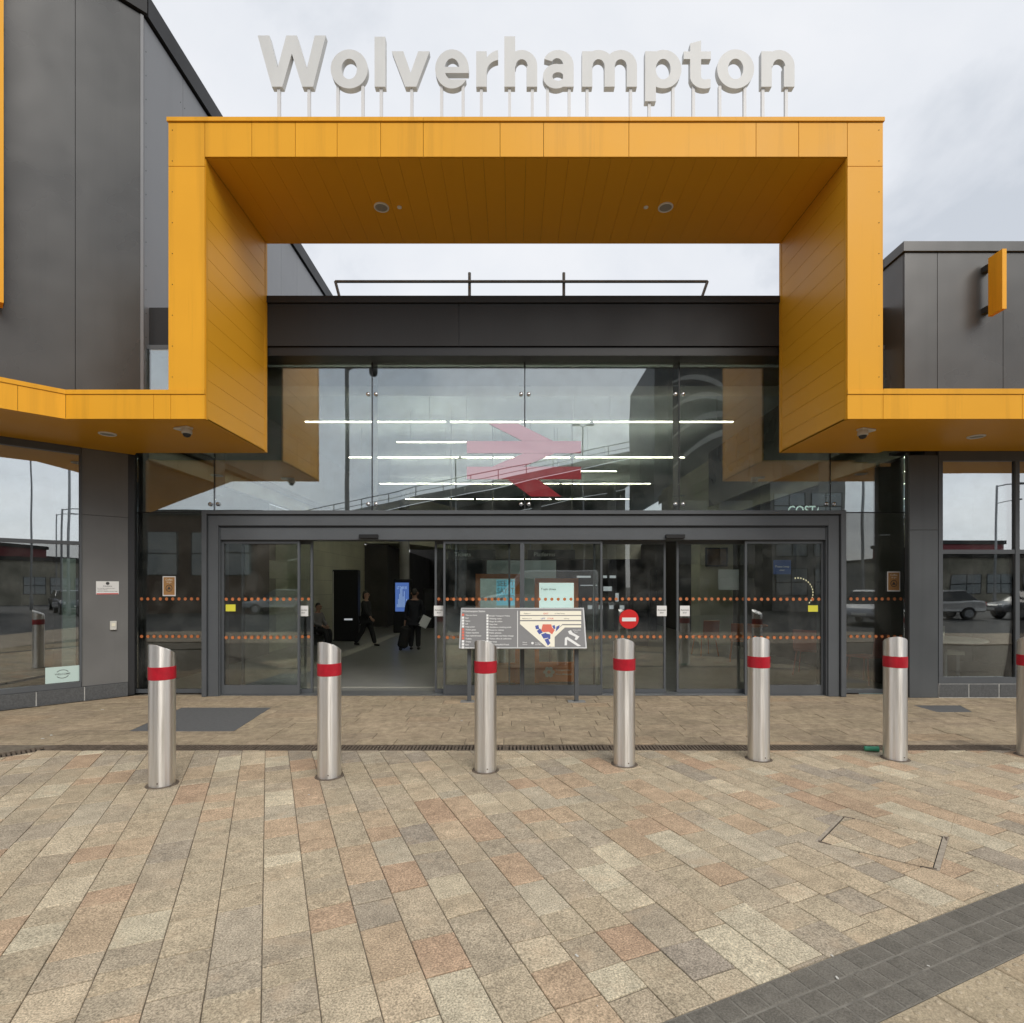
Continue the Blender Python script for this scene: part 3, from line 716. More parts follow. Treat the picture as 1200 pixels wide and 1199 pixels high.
for i in range(1, 6):
    x = mull[i]
    fin = box('glass_fin_edge', M['frame_dk'], cw, x-.013, x+.013, YG+.018, YG+.30, ZB, ZT)
    box('sealant_joint', M['black'], cw, x-.008, x+.008, YG+.001, YG+.017, ZB, ZT)
    for pyy in (462, 591):
        z = PZ(pyy, YG)
        for s_ in (-1, 1):
            fit = MB(); fit.lathe([(.030, 0), (.030, .012), (.02, .022), (.008, .024)], 14, Matrix.Translation((x+s_*.058, YG-.001, z)) @ Matrix.Rotation(R(90), 4, 'X'))
            fit.build('glass_fitting', M['steel2'], cw, smooth=True)
        box('fitting_arm', M['galv'], cw, x-.09, x+.09, YG+.02, YG+.04, z+.13, z+.142)
# red double arrow vinyl on the inside of the glass
def vq(pts): 
    mb = MB(); n = len(pts)
    v0 = [(PX(a, YG), YG-.004, PZ(b, YG)) for a, b in pts]; v1 = [(x, YG-.001, z) for x, y, z in v0]
    mb.add(v0+v1, [tuple(range(n)), tuple(range(n, 2*n))[::-1]] + [(i, (i+1) % n, n+(i+1) % n, n+i) for i in range(n)]); return mb
lg = thing('rail_emblem', 'large translucent red double arrow emblem on the glass front', 'emblem', (PX(614, YG), YG-.002, PZ(540, YG)))
for nm, pts in (('bar', [(547, 517), (681, 517), (681, 531.3), (547, 531.3)]), ('bar', [(547, 547), (681, 547), (681, 561.8), (547, 561.8)]),
                ('diagonal', [(572, 496.5), (607, 496.5), (648, 516.8), (612, 516.8)]), ('diagonal', [(613, 531.5), (650, 531.5), (614, 546.8), (577, 546.8)]), ('diagonal', [(595, 562), (631, 562), (658, 582), (622, 582)])):
    vq(pts).build(nm, M['vinyl'], lg)

# roof guard rail above the fascia
YT = 8.62
rl = thing('roof_handrail', 'grey tubular handrail with angled ends on the dark fascia roof', 'railing', (0, YT, 5.85))
zr = PZ(330, YT)
MB().tube([(PX(393, YT), YT, zr), (PX(829, YT), YT, zr)], .022, 10).build('top_rail', M['galv'], rl, smooth=True)
for x in (550, 661): MB().tube([(PX(x, YT), YT+.045, 5.85), (PX(x, YT), YT+.045, PZ(318, YT))], .024, 10).build('post', M['galv'], rl, smooth=True)
for x, x2 in ((393, 403), (829, 816)):
    MB().tube([(PX(x, YT), YT, zr), (PX(x2, YT), YT-.02, 5.83)], .022, 10).build('end_brace', M['galv'], rl, smooth=True)
    MB().tube([(PX(x2, YT)-.08, YT+.03, 5.9), (PX(x2, YT)+.08, YT+.03, 5.9)], .03, 10).build('clamp', M['galv'], rl, smooth=True)

# ================================================================== YELLOW PORTAL AND WINGS
cn = thing('entrance_canopy', 'yellow panelled portal frame and canopy wings round the station entrance', 'canopy', (.16, 7.3, 3.56))
Y_ = M['yellow']
xo0, xi0, xi1, xo1 = PX(197, YP), PX(240, YP), PX(993, YP), PX(1035, YP)
zi, zo, zs, zw = PZ(184, YP), PZ(138, YP), PZ(491, YP), PZ(457, YP)
T = .018
# dark cores
box('core', M['core'], cn, xo0+.02, xi0-.02, YP+T+.002, YF-.03, zs+.03, zo-.06)
box('core', M['core'], cn, xi1+.02, xo1-.02, YP+T+.002, YF-.03, zs+.03, zo-.06)
box('core', M['core'], cn, xi0-.019, xi1+.019, YP+T+.002, YF-.03, zi+.02, zo-.06)
def fpanel(x0, x1, z0, z1, g=.0025): return box('front_panel', Y_, cn, x0+g, x1-g, YP, YP+T, z0+g, z1-g, bevel=.0015)
zc = PZ(195, YP); zcap = PZ(143.5, YP)
fpanel(xo0, xi0, zc, zcap); fpanel(xi1, xo1, zc, zcap)
sx = [240, 295, 346, 395, 446, 496, 586, 637, 737, 886, 936, 993]
for a, b in zip(sx[:-1], sx[1:]): fpanel(PX(a, YP), PX(b, YP), zi, zcap)
zmid = PZ(320, YP)
for (a, b) in ((xo0, xi0), (xi1, xo1)): fpanel(a, b, zw, zc)
# top coping in lengths
cseg = [xo0-.012, PX(496, YP), PX(737, YP), xo1+.012]
for a, b in zip(cseg[:-1], cseg[1:]): box('coping', Y_, cn, a+.001, b-.001, YP-.016, YF, zcap+.006, zo, bevel=.002)
box('bounce_sheet', pm('bounce_sheet', (.55, .50, .42), .8), cn, xo0+.05, xo1-.05, YP+.05, YF-.05, zo+.002, zo+.012)  # unseen sheet added to tone the bounce onto the letter undersides
# outer sides and back
box('outer_panel', Y_, cn, xo0, xo0+T, YP+T+.003, YF-.02, zw+.01, zcap); box('outer_panel', Y_, cn, xo1-T, xo1, YP+T+.003, YF-.02, zw+.01, zcap)
box('back_panel', Y_, cn, xo0+.02, xo1-.02, YF-.028, YF-.012, zi+.0, zcap)
for a, b in ((xo0+.02, xi0-.0), (xi1+.0, xo1-.02)): box('back_panel', Y_, cn, a, b, YF-.028, YF-.012, 5.86, zi-.002)
# inner side boards (run front to back), trims
bh = .2385; n = int((zi-zs)/bh)+1
for sgn, xin in ((1, xi0), (-1, xi1)):
    for k in range(n):
        z0 = zs + k*bh; z1 = min(zi-.001, z0+bh)
        if z1-z0 < .02: continue
        a, b = (xin-.018, xin) if sgn > 0 else (xin, xin+.018)
        box('side_board', M['yellow_s'], cn, a, b, YP+.06, YF-.075, z0+.0016, z1-.0016, bevel=.001)
    a, b = (xin-.0185, xin+.004) if sgn > 0 else (xin-.004, xin+.0185)
    box('edge_trim', Y_, cn, a, b, YP+T+.001, YP+.057, zs, zi-.002); box('edge_trim', Y_, cn, a, b, YF-.072, YF-.004, zs, zi-.002)
# soffit boards
nb = 30; bw = (xi1-xi0)/nb
for k in range(nb): box('soffit_board', M['yellow_s'], cn, xi0+k*bw+.0013, xi0+(k+1)*bw-.0013, YP+T+.002, YF-.03, zi, zi+.018)
# wings: left one bends 45 degrees towards the viewer, right one runs straight
bx = PX(77, YP)
poly = [(xi0, YP+.02), (bx-.008, YP+.02), (bx-6.008, YP-5.98), (bx-7.3, YP-4.9), (-5.6, 8.30), (-5.5, YF), (xi0, YF)]
MB().prism(poly, zs, zs+.02).build('soffit', M['yellow_s'], cn)
MB().prism([(x*1.0, y) for x, y in [(xo0+.0, YP+.024), (bx-.006, YP+.024), (bx-6, YP-5.97), (bx-7.3, YP-4.9), (-5.7, 8.1), (-5.7, YF-.1), (xo0, YF-.1)]], zs+.022, zw-.02).build('core', M['core'], cn)
MB().prism([(xi0, YP-.01), (bx+.004, YP-.01), (bx-6, YP-6.014), (bx-7.4, YP-4.9), (-5.6, 8.34), (-5.6, 8.42), (xo0-.002, 8.42), (xo0-.002, YP+.1), (xo0-.002, YP+T+.002), (xi0, YP+T+.002)], zw-.05, zw).build('wing_flashing', Y_, cn)
wseg = [240, 200, 180, 77]
for a, b in zip(wseg[1:], wseg[:-1]): box('fascia_panel', Y_, cn, PX(a, YP)+.002, PX(b, YP)-.002, YP, YP+T, zs, zw-.054, bevel=.0015)
TB = Matrix(((-r2, -r2, 0, bx), (-r2, r2, 0, YP), (0, 0, 1, 0), (0, 0, 0, 1)))
for a, b in ((0, .42), (.42, 1.4), (1.4, 2.6), (2.6, 4.2), (4.2, 6)): box('fascia_panel', Y_, cn, a+.002, b-.002, 0, T, zs, zw-.054, M=TB)
XW = 9.6
MB().box(xi1, XW, YP+.02, YR-.002, zs, zs+.02).build('soffit', M['yellow_s'], cn)
MB().box(xi1, XR0-.3, YR-.002, YF, zs, zs+.02).build('soffit', M['yellow_s'], cn)
box('core', M['core'], cn, xo1, XW, YP+.024, YR-.05, zs+.022, zw-.052)
box('wing_flashing', Y_, cn, xo1+.002, XW, YP-.01, YR-.004, zw-.05, zw+.012); box('wing_flashing', Y_, cn, xi1, xo1, YP-.01, YP+T, zw-.05, zw)
box('wing_flashing', Y_, cn, xo1+.002, XR0-.01, YR-.003, 8.44, zw-.05, zw+.012)
for a, b in ((993, 1035), (1035, 1198), (1198, 1380)): box('fascia_panel', Y_, cn, PX(a, YP)+.002, min(XW, PX(b, YP)-.002), YP, YP+T, zs, zw-.054, bevel=.0015)
# rivets up both uprights
rv = MB()
for k in range(9):
    for x in (xo0+.05, xo1-.05): rv.lathe([(.006, 0), (.005, .003)], 6, Matrix.Translation((x, YP-.0005, 4.05+k*.36)) @ Matrix.Rotation(R(90), 4, 'X'))
q = rv.build('rivets', M['core'], cn); q['kind'] = 'stuff'; q.name = 'rivet_heads'

# vertical yellow fins on the dark cladding
def fin(name, label, Mx, y0, z0, z1, depth, off):
    f = thing(name, label, 'fin', (0, 0, 0))
    MB(Mx).box(-.03, .03, y0, y0+depth, z0, z1).build('blade', Y_, f)
    for k in range(max(2, int((z1-z0)/.45))):
        zz_ = z0+.12+k*((z1-z0-.24)/max(1, int((z1-z0)/.45)-1)); MB(Mx).box(-.045, .045, .001, y0-.001, zz_-.04, zz_+.04).build('bracket', M['frame_dk'], f)
    return f
fin('yellow_fin', 'short yellow fin on the right hand grey wall above the wing', Matrix(((1, 0, 0, PX(1169, 7.84)), (0, -1, 0, YR), (0, 0, 1, 0), (0, 0, 0, 1))), .1, 5.45, 6.28, .23, 0)
fin('yellow_fin', 'tall yellow fin at the left edge high on the grey wall', TL @ Matrix.Translation((ps(-1)-.0, 0, 0)), .08, 5.2, 10.0, .2, 0)

# recessed downlights, small detectors and dome cameras under the canopy
def disc(nm, label, x, y, z, r, grp):
    t = thing(nm, label, 'downlight', (x, y, z), 0, grp)
    MB().lathe([(r, 0), (r, -.012), (r*.86, -.018), (r*.80, -.008)], 28, cap=False).build('bezel', M['white'], t, world=False, smooth=True)
    MB().lathe([(r*.80, -.009), (r*.4, -.013), (.004, -.014)], 28, cap=False).build('diffuser', pm('diffuser', (.33, .32, .3), .4), t, world=False, smooth=True)
yl = 5.017/((688-242.5)/F)
disc('downlight', 'round recessed light in the portal soffit, left of the pair', PX(447, yl), yl, zi-.001, .098, 'lights in the portal soffit')
disc('downlight', 'round recessed light in the portal soffit, right of the pair', PX(780, yl), yl, zi-.001, .098, 'lights in the portal soffit')
yl2 = (zs-CH)/((688-508)/F); yl3 = (zs-CH)/((688-511)/F)
disc('downlight', 'round recessed light under the left canopy wing', PX(126, yl2), yl2, zs-.001, .1, 'lights under the canopy wings')
disc('downlight', 'round recessed light under the right canopy wing', PX(1144, yl3), yl3, zs-.001, .1, 'lights under the canopy wings')
for px, lb in ((468, 'tiny round white detector beside the left soffit light'), (757, 'tiny round white detector beside the right soffit light')):
    tag(MB().lathe([(.03, 0), (.03, -.01), (.022, -.014), (.018, -.006), (.003, -.006)], 18, Matrix.Translation((PX(px, yl), yl, zi-.001))).build('ceiling_detector', M['white'], smooth=True), lb, 'detector', 'detectors in the portal soffit')
def dome(px, py, sgn, label):
    y = (zs-CH)/((688-py)/F); x = PX(px, y)
    t = thing('dome_camera', label, 'camera', (x, y, zs), 0, 'cameras under the canopy')
    MB().box(-.05*1, .17, -.05, .05, -.028, -.001, Matrix.Diagonal((-sgn, 1, 1, 1)) @ Matrix.Rotation(R(20), 4, 'Z')).build('mounting_plate', M['white'], t, world=False, bevel=.006)
    MB().lathe([(.055, -.03), (.06, -.05), (.06, -.085), (.05, -.09)], 20, Matrix.Translation((0, 0, 0))).build('housing', M['offwhite'], t, world=False, smooth=True)
    MB().lathe([(.046, -.088), (.043, -.108), (.03, -.124), (.012, -.131), (.002, -.132)], 18).build('dome', M['frame_dk'], t, world=False, smooth=True)
dome(219, 500, 1, 'white dome camera under the left corner of the canopy'); dome(1011, 502, -1, 'white dome camera under the right corner of the canopy')

# ================================================================== STATION NAME
LY = 6.92
sg = thing('station_name_sign', 'big pale grey letters spelling Wolverhampton on posts along the portal top', 'sign', (.16, LY, zo))
import numpy as np
def _contours(fn, w, y0, y1, h=0.3):
    """outline loops of fn(x,y)<0 by marching squares"""
    xs = np.arange(-2, w+2+h, h); ys = np.arange(y0-2, y1+2+h, h); X, Y = np.meshgrid(xs, ys); V = fn(X, Y); V = np.where(np.abs(V) < 1e-6, 1e-6, V)
    ins = V < 0; code = ins[:-1, :-1]*1 + ins[:-1, 1:]*2 + ins[1:, 1:]*4 + ins[1:, :-1]*8
    segs = {1: [(3, 0)], 2: [(0, 1)], 3: [(3, 1)], 4: [(1, 2)], 5: [(3, 2), (1, 0)], 6: [(0, 2)], 7: [(3, 2)], 8: [(2, 3)], 9: [(2, 0)], 10: [(0, 3), (2, 1)], 11: [(2, 1)], 12: [(1, 3)], 13: [(1, 0)], 14: [(0, 3)]}
    nxt = {}; pos = {}
    def key(r, c, e): return ('h', r, c) if e == 0 else ('h', r+1, c) if e == 2 else ('v', r, c) if e == 3 else ('v', r, c+1)
    def pt(k):
        t, r, c = k
        if t == 'h': a, b = V[r, c], V[r, c+1]; q = a/(a-b); return (xs[c]+q*h, ys[r])
        a, b = V[r, c], V[r+1, c]; q = a/(a-b); return (xs[c], ys[r]+q*h)
    for r, c in zip(*np.nonzero((code > 0) & (code < 15))):
        for a, b in segs[int(code[r, c])]:
            ka, kb = key(r, c, a), key(r, c, b); nxt[ka] = kb; pos[ka] = pt(ka); pos[kb] = pt(kb)
    loops = []
    while nxt:
        k0 = next(iter(nxt)); k = k0; lp = []
        while k in nxt: lp.append(pos[k]); k = nxt.pop(k)
        for it in range(1):                            # drop points that lie on a straight run
            out = [lp[0]]; n = len(lp)
            for i in range(1, n):
                p, q, r_ = out[-1], lp[i], lp[(i+1) % n]
                L2 = math.hypot(r_[0]-p[0], r_[1]-p[1]) or 1e-9
                if abs((r_[0]-p[0])*(p[1]-q[1])-(p[0]-q[0])*(r_[1]-p[1]))/L2 > 0.02 or L2 > 1.2: out.append(q)
            lp = out
        if len(lp) > 3: loops.append(lp)
    return loops
def bx_(x0, x1, y0, y1): return lambda X, Y: np.maximum(np.maximum(x0-X, X-x1), np.maximum(y0-Y, Y-y1))
def el_(cx, cy, rx, ry): return lambda X, Y: (np.sqrt(((X-cx)/rx)**2+((Y-cy)/ry)**2)-1)*min(rx, ry)
def pg_(*p):
    def f(X, Y):
        d = None
        for i in range(len(p)):
            (x0, y0), (x1, y1) = p[i], p[(i+1) % len(p)]; L_ = math.hypot(x1-x0, y1-y0); e = ((X-x0)*(y1-y0)-(Y-y0)*(x1-x0))/L_
            d = e if d is None else np.maximum(d, e)
        return d
    return f                                           # counter-clockwise convex polygon
def U_(*fs): return lambda X, Y: np.minimum.reduce([f(X, Y) for f in fs])
def I_(*fs): return lambda X, Y: np.maximum.reduce([f(X, Y) for f in fs])
def S_(a, *bs): return lambda X, Y: np.maximum.reduce([a(X, Y)] + [-b(X, Y) for b in bs])
def bar(a0, a1, b0, b1, h): return pg_((b0, 0), (b1, 0), (a1, h), (a0, h))    # top a0..a1, bottom b0..b1
def arch(c, rx, rin, cy=24, ry=19, ryi=8.2): return I_(S_(el_(c, cy, rx, ry), el_(c, cy, rin, ryi)), bx_(-9, 99, cy-.01, 99))
GL = {
 'W': (U_(bar(0, 13.9, 16.6, 29, 60), bar(33.6, 46.2, 17.6, 29, 60), bar(33.6, 46.2, 52.2, 64, 60), bar(67, 80, 52.6, 65, 60)), 80, 0, 60),
 'o': (S_(el_(21.7, 20.8, 21.7, 22.9), el_(21.7, 20.8, 9, 12)), 43.5, -3, 44),
 'l': (bx_(0, 12.7, 0, 58.6), 13, 0, 59),
 'v': (U_(bar(0, 13.6, 15.8, 28, 41.5), bar(31, 44.5, 16.6, 28.8, 41.5)), 45, 0, 42),
 'e': (U_(S_(el_(19.7, 20.8, 19.7, 22.9), el_(19.7, 20.8, 8.6, 12.4), bx_(19, 60, 8.6, 16)), I_(bx_(6, 60, 16, 23.2), el_(19.7, 20.8, 19.7, 22.9))), 39.5, -3, 44),
 'r': (U_(bx_(0, 12.3, 0, 41.5), I_(S_(el_(27.5, 17, 20, 25.8), el_(27.5, 17, 15.2, 14.4)), bx_(4, 25.7, 17, 60))), 26, 0, 43),
 'h': (U_(bx_(0, 12.7, 0, 59), arch(20.4, 18.2, 7), bx_(26.2, 38.6, 0, 24.1)), 39, 0, 59),
 'n': (U_(bx_(0, 12.3, 0, 41.5), arch(20.8, 18.2, 7.2), bx_(26.5, 39, 0, 24.1)), 39.5, 0, 44),
 'm': (U_(bx_(0, 12.1, 0, 41.5), arch(19.4, 19, 7, ), bx_(26.4, 38.4, 0, 24.1), arch(45.4, 19, 7), bx_(52.4, 64.4, 0, 24.1)), 65, 0, 44),
 'a': (U_(bx_(23.6, 36, 0, 26), I_(S_(el_(17.8, 25, 18.2, 18), el_(16.6, 25, 7.2, 8.4)), U_(bx_(16, 40, 25, 60), I_(bx_(1.6, 16.2, 29, 60), pg_((1.6, 32.4), (20, 27), (20, 60), (4.6, 60))))), S_(I_(el_(15.4, 12.2, 15.4, 14.4), bx_(-5, 28, -9, 60)), el_(17.6, 12, 6.6, 5.0)), I_(bx_(14, 26, 17, 26.4), bx_(-5, 28, -9, 60))), 36.5, -3, 44),
 'p': (U_(bx_(0, 12.7, -17, 41.5), I_(S_(el_(21.6, 20.6, 21, 22.6), el_(21.2, 20.6, 8.7, 12)), bx_(6, 60, -9, 60))), 43, -17, 44),
 't': (U_(bx_(0, 32, 32.4, 41.3), pg_((7.6, 10), (20.4, 10), (20.4, 54.2), (7.6, 50.6)), I_(S_(el_(24.4, 12.2, 16.8, 14.4), el_(25, 12.2, 4.6, 3.8)), bx_(-5, 31.6, -9, 12.2), U_(bx_(-5, 25, -9, 60), bx_(20, 40, -9, 9.0)))), 32.5, -3, 55),
}
BL, LS = 101.6, LY/F
DEP = .075
for ch, x0 in (('W', 301.8), ('o', 387.5), ('l', 438.9), ('v', 459), ('e', 510), ('r', 558), ('h', 591), ('a', 636.3), ('m', 682.1), ('p', 756), ('t', 801.2), ('o', 840.4), ('n', 892.2)):
    fn, w_, y0_, y1_ = GL[ch]
    cu = bpy.data.curves.new('outline', 'CURVE'); cu.dimensions = '2D'; cu.fill_mode = 'BOTH'
    for lp in _contours(fn, w_, y0_, y1_):
        sp_ = cu.splines.new('POLY'); sp_.points.add(len(lp)-1); sp_.use_cyclic_u = True
        for i_, (a, b) in enumerate(lp): sp_.points[i_].co = (a, b, 0, 1)
    ob = bpy.data.objects.new('outline', cu); COL.objects.link(ob)
    me = bpy.data.meshes.new_from_object(ob.evaluated_get(bpy.context.evaluated_depsgraph_get()))
    bm = bmesh.new(); bm.from_mesh(me); bpy.data.objects.remove(ob); bpy.data.curves.remove(cu); bpy.data.meshes.remove(me)
    X0, Z0 = PX(x0, LY), PZ(BL, LY)
    for v in bm.verts: v.co = (X0+v.co.x*LS, LY, Z0+v.co.y*LS)
    bmesh.ops.remove_doubles(bm, verts=bm.verts, dist=1e-5)
    r = bmesh.ops.extrude_face_region(bm, geom=list(bm.faces)); vv = [g for g in r['geom'] if isinstance(g, bmesh.types.BMVert)]
    bmesh.ops.translate(bm, verts=vv, vec=(0, DEP, 0)); bmesh.ops.recalc_face_normals(bm, faces=bm.faces)
    lo_ = MB().bm(bm).build('letter', M['white_letter'], sg, smooth=True); lo_['label'] = f'letter {ch}'
for px in (327.2, 362.4, 396.2, 425.4, 446.9, 482.7, 517.6, 542.7, 564.1, 597.2, 623.8, 641.7, 667, 687.9, 738.8, 760.6, 788.4, 812.3, 843.1, 872.3, 893.5, 920.8):
    x = PX(px, LY+.04); top = PZ(116, LY+.04) if 750 < px < 770 else PZ(102, LY+.04)
    MB().box(x-.018, x+.018, LY+.022, LY+.058, zo, top-.0).build('post', M['post_w'], sg)

# ================================================================== AUTOMATIC DOORS
ds = thing('automatic_door_set', 'wide dark grey automatic door screen with sliding glass doors', 'doors', (PX(614, YD), YD, 0))
def xd(p): return PX(p, YD)
def zd(p): return PZ(p, YD)
fr = M['frame']
YO = 8.13                                              # proud outer surround
def xo_(p): return PX(p, YO)
def zo_(p): return PZ(p, YO)
def dbox(name, mat, a, b, y0, y1, za, zb, parent=None, bevel=0): return box(name, mat, parent or ds, a, b, y0, y1, za, zb, bevel=bevel)
ztop = zo_(598); xl, xr = xo_(236), xo_(992)
dbox('surround', fr, xl, xo_(241.5), YO, YG+.1, .003, ztop-.0, bevel=.003)
dbox('surround', fr, xo_(986), xr, YO, YG+.1, .003, ztop, bevel=.003)
dbox('surround', fr, xo_(241.5)+.001, xo_(986)-.001, YO, YG+.12, zo_(602.5), ztop-.001, bevel=.003)
dbox('shadow_gap', M['black'], xo_(241.5)+.001, xo_(986)-.001, YO+.04, YG, zo_(604), zo_(602.6))
dbox('surround_panel', fr, xo_(241.5)+.012, xo_(254), YO+.035, YG, .003, zo_(604)-.001)
dbox('surround_panel', fr, xo_(972.5), xo_(986)-.012, YO+.035, YG, .003, zo_(604)-.001)
dbox('surround_panel', fr, xo_(254)+.001, xo_(972.5)-.001, YO+.035, YG, zo_(615.5), zo_(604)-.001)
dbox('shadow_gap', M['black'], xo_(254)+.001, xo_(972.5)-.001, YO+.06, YG, zo_(617.5), zo_(615.5)-.001)
dbox('jamb', fr, xo_(254)+.001, xd(260), YD-.06, YG, .003, zo_(617.6))
dbox('jamb', fr, xd(965.5), xo_(972.5)-.001, YD-.06, YG, .003, zo_(617.6))
zh = zd(633)
dbox('door_header', fr, xd(260)+.001, xd(965.5)-.001, YD-.05, YD+.25, zh, zo_(617.7), bevel=.003)
zhf = zd(638.5)
# threshold
dbox('threshold', pm('threshold_plate', (.20, .21, .22), .45, .6), xd(258), xd(968), YD-.03, YD+.32, .002, .012)
def pane(parent, a, b, y, z0, z1): return box('pane', M['glass_door'], parent, a, b, y, y+.012, z0, z1)
def dots(parent, a, b, y, px0=None):
    mb = MB()
    for z in (zd(702.3), zd(747.3)):
        x = a + .03
        while x < b-.02:
            mb.lathe([(.024, -.0015), (.024, .0015)], 12, Matrix.Translation((x, y-.004, z)) @ Matrix.Rotation(R(90), 4, 'X')); x += .0942
    o = mb.build('safety_dots', M['dot'], parent); o['kind'] = 'stuff'; return o
def screen(label, a, b, y, top, bot, st, kind, dotted=True, stile=None):
    """glazed leaf: two stiles, rails and a pane"""
    w = box(kind, fr, ds, a, a+st, y, y+.045, .015, top)
    mb = MB().box(b-st, b, y, y+.045, .015, top).box(a+st+.0005, b-st-.0005, y+.001, y+.044, .015, bot).box(a+st+.0005, b-st-.0005, y+.001, y+.044, top-.05, top)
    mb.build('rail', fr, w)
    box('pane', M['glass_door'], w, a+st, b-st, y+.016, y+.028, bot, top-.05)
    if dotted: dots(w, a+st, b-st, y+.014)
    if label: w['label'] = label
    return w
zb = zd(803)
YS = YD+.13                                            # sliding leaves run behind the fixed screens
screen('fixed screen left of the open doorway', xd(260), xd(351), YD, zh-.001, zb, .03, 'fixed_screen')
screen('slid open left leaf', xd(278), xd(362.5), YS, zh-.001, .07, .03, 'sliding_door')
screen('slid open right leaf', xd(508), xd(598), YS, zh-.001, .07, .03, 'sliding_door')
screen('fixed screen right of the open doorway', xd(519.5), xd(612), YD, zh-.001, zb, .03, 'fixed_screen')
screen('fixed screen behind the map sign', xd(612)+.001, xd(706), YD, zh-.001, zb, .03, 'fixed_screen')
screen('left leaf of the almost closed doors', xd(697), xd(783), YS, zh-.001, .07, .03, 'sliding_door')
screen('right leaf of the almost closed doors', xd(796), xd(880), YS, zh-.001, .07, .03, 'sliding_door')
screen('fixed screen at the right end', xd(873), xd(965), YD, zh-.001, zb, .03, 'fixed_screen')
for p in (433.5, 789.5): dbox('door_sensor', M['black'], xd(p-11), xd(p+11), YD-.1, YD-.051, zd(631.5), zd(627), bevel=.004)
# dots on the two glass side bays of the building front
for a, b in ((0, 1), (5, 6)):
    pa = panes[6 if a == 0 else 7]; pa_a = mull[a]+.05; pa_b = (xo_(234) if a == 0 else mull[6]-.04); pa_a = pa_a if a == 0 else xo_(995)
    dots(pa, pa_a, pa_b, YG-.001)
# notices stuck on the door glass
def flat(name, label, cat, x0, x1, y, z0, z1, mat, th=.002, group=None):
    return tag(MB().box(x0, x1, y-th, y, z0, z1).build(name, mat), label, cat, group)
def notice(px, lb, y=YS-.004):
    t = thing('door_notice', lb, 'notice', (PX(px, y), y, PZ(716, y)), 0, 'white notices on the door leaves')
    MB().box(-.073, .073, -.002, 0, -.078, .078).build('sheet', M['white'], t, world=False)
    mb = MB(); Tm = Matrix.Translation((0, -.0045, 0)) @ Matrix.Rotation(R(90), 4, 'X')
    put_text(mb, 'Automatic', 0, .005, .030, Tm, .005, 'C'); put_text(mb, 'door', 0, -.035, .030, Tm, .005, 'C'); mb.build('lettering', M['print_dark'], t, world=False)
notice(355.5, 'white square notice on the left leaf of the open doorway'); notice(514.3, 'white square notice on the right leaf of the open doorway')
notice(775.5, 'white square notice on the leaf with the no entry sign'); notice(802.5, 'white square notice just right of the dark door gap')
ne = thing('no_entry_sign', 'round red no entry sign with white bar on the door glass', 'sign', (PX(737, YS), YS-.004, PZ(725.5, YS)))
Rx = Matrix.Rotation(R(90), 4, 'X')
MB().lathe([(.145, -.002), (.145, .002)], 40, Rx).build('disc', M['red'], ne, world=False)
MB().box(-.104, .104, -.0045, -.0025, -.034, .022).build('bar', M['white'], ne, world=False)
flat('yellow_sticker', 'small yellow sticker on the glass left of the open doorway', 'sticker', xd(264), xd(275.5), YD+.014, zd(716.5), zd(708.5), M['yellow_st'])
flat('yellow_sticker', 'small yellow sticker at the right end of the door glass', 'sticker', xd(947.5), xd(959), YD+.014, zd(717), zd(709.5), M['yellow_st'])
bs = thing('blue_notice', 'dark blue notice on the right end door glass', 'notice', (xd(918), YD+.04, zd(665)))
MB().box(-.13, .13, -.003, 0, -.10, .11).build('sheet', M['blue_st'], bs, world=False)
mb = MB(); put_text(mb, 'Please keep', 0, .0, .045, Matrix.Translation((0, -.005, 0)) @ Rx, .004, 'C'); put_text(mb, 'clear', 0, -.05, .04, Matrix.Translation((0, -.005, 0)) @ Rx, .004, 'C'); mb.build('lettering', M['print_w'], bs, world=False)
pn = flat('paper_notice', 'pale paper notice inside the right hand door leaf', 'notice', xd(847), xd(872), YS+.055, zd(691.5), zd(667), pm('paper_pale', (.45, .46, .44), .7))
def kraft(px, py, lb):
    t = thing('poster', lb, 'poster', (PX(px, YG), YG-.006, PZ(py, YG)), 0, 'brown posters in the side glass')
    w, h = .098, .15
    MB().box(-w, w, 0, .003, -h, h).build('sheet', M['white'], t, world=False)
    MB().box(-w*.86, w*.86, -.002, -.0005, -h*.88, h*.9).build('print', M['kraft'], t, world=False)
    mb = MB(); Tm = Matrix.Translation((0, -.003, 0)) @ Rx
    put_text(mb, 'Coffee', 0, .085, .04, Tm, .004, 'C'); put_text(mb, 'to go', 0, .052, .035, Tm, .004, 'C')
    mb.build('lettering', M['cream'], t, world=False)
    rg_ = MB(); 
    for k in range(20):
        a0, a1 = 2*math.pi*k/20, 2*math.pi*(k+1)/20
        rg_.add([(.052*math.cos(a0), -.0032, -.03+.052*math.sin(a0)), (.052*math.cos(a1), -.0032, -.03+.052*math.sin(a1)), (.042*math.cos(a1), -.0032, -.03+.042*math.sin(a1)), (.042*math.cos(a0), -.0032, -.03+.042*math.sin(a0))], [(0, 1, 2, 3)])
    rg_.add([(-.03, -.0032, -.05), (.03, -.0032, -.05), (0, -.0032, .0)], [(0, 1, 2)])
    rg_.build('emblem', M['print_dark'], t, world=False)
kraft(198.5, 687, 'small brown poster in the glass left of the doors'); kraft(1047, 681.5, 'small brown poster in the glass right of the doors')
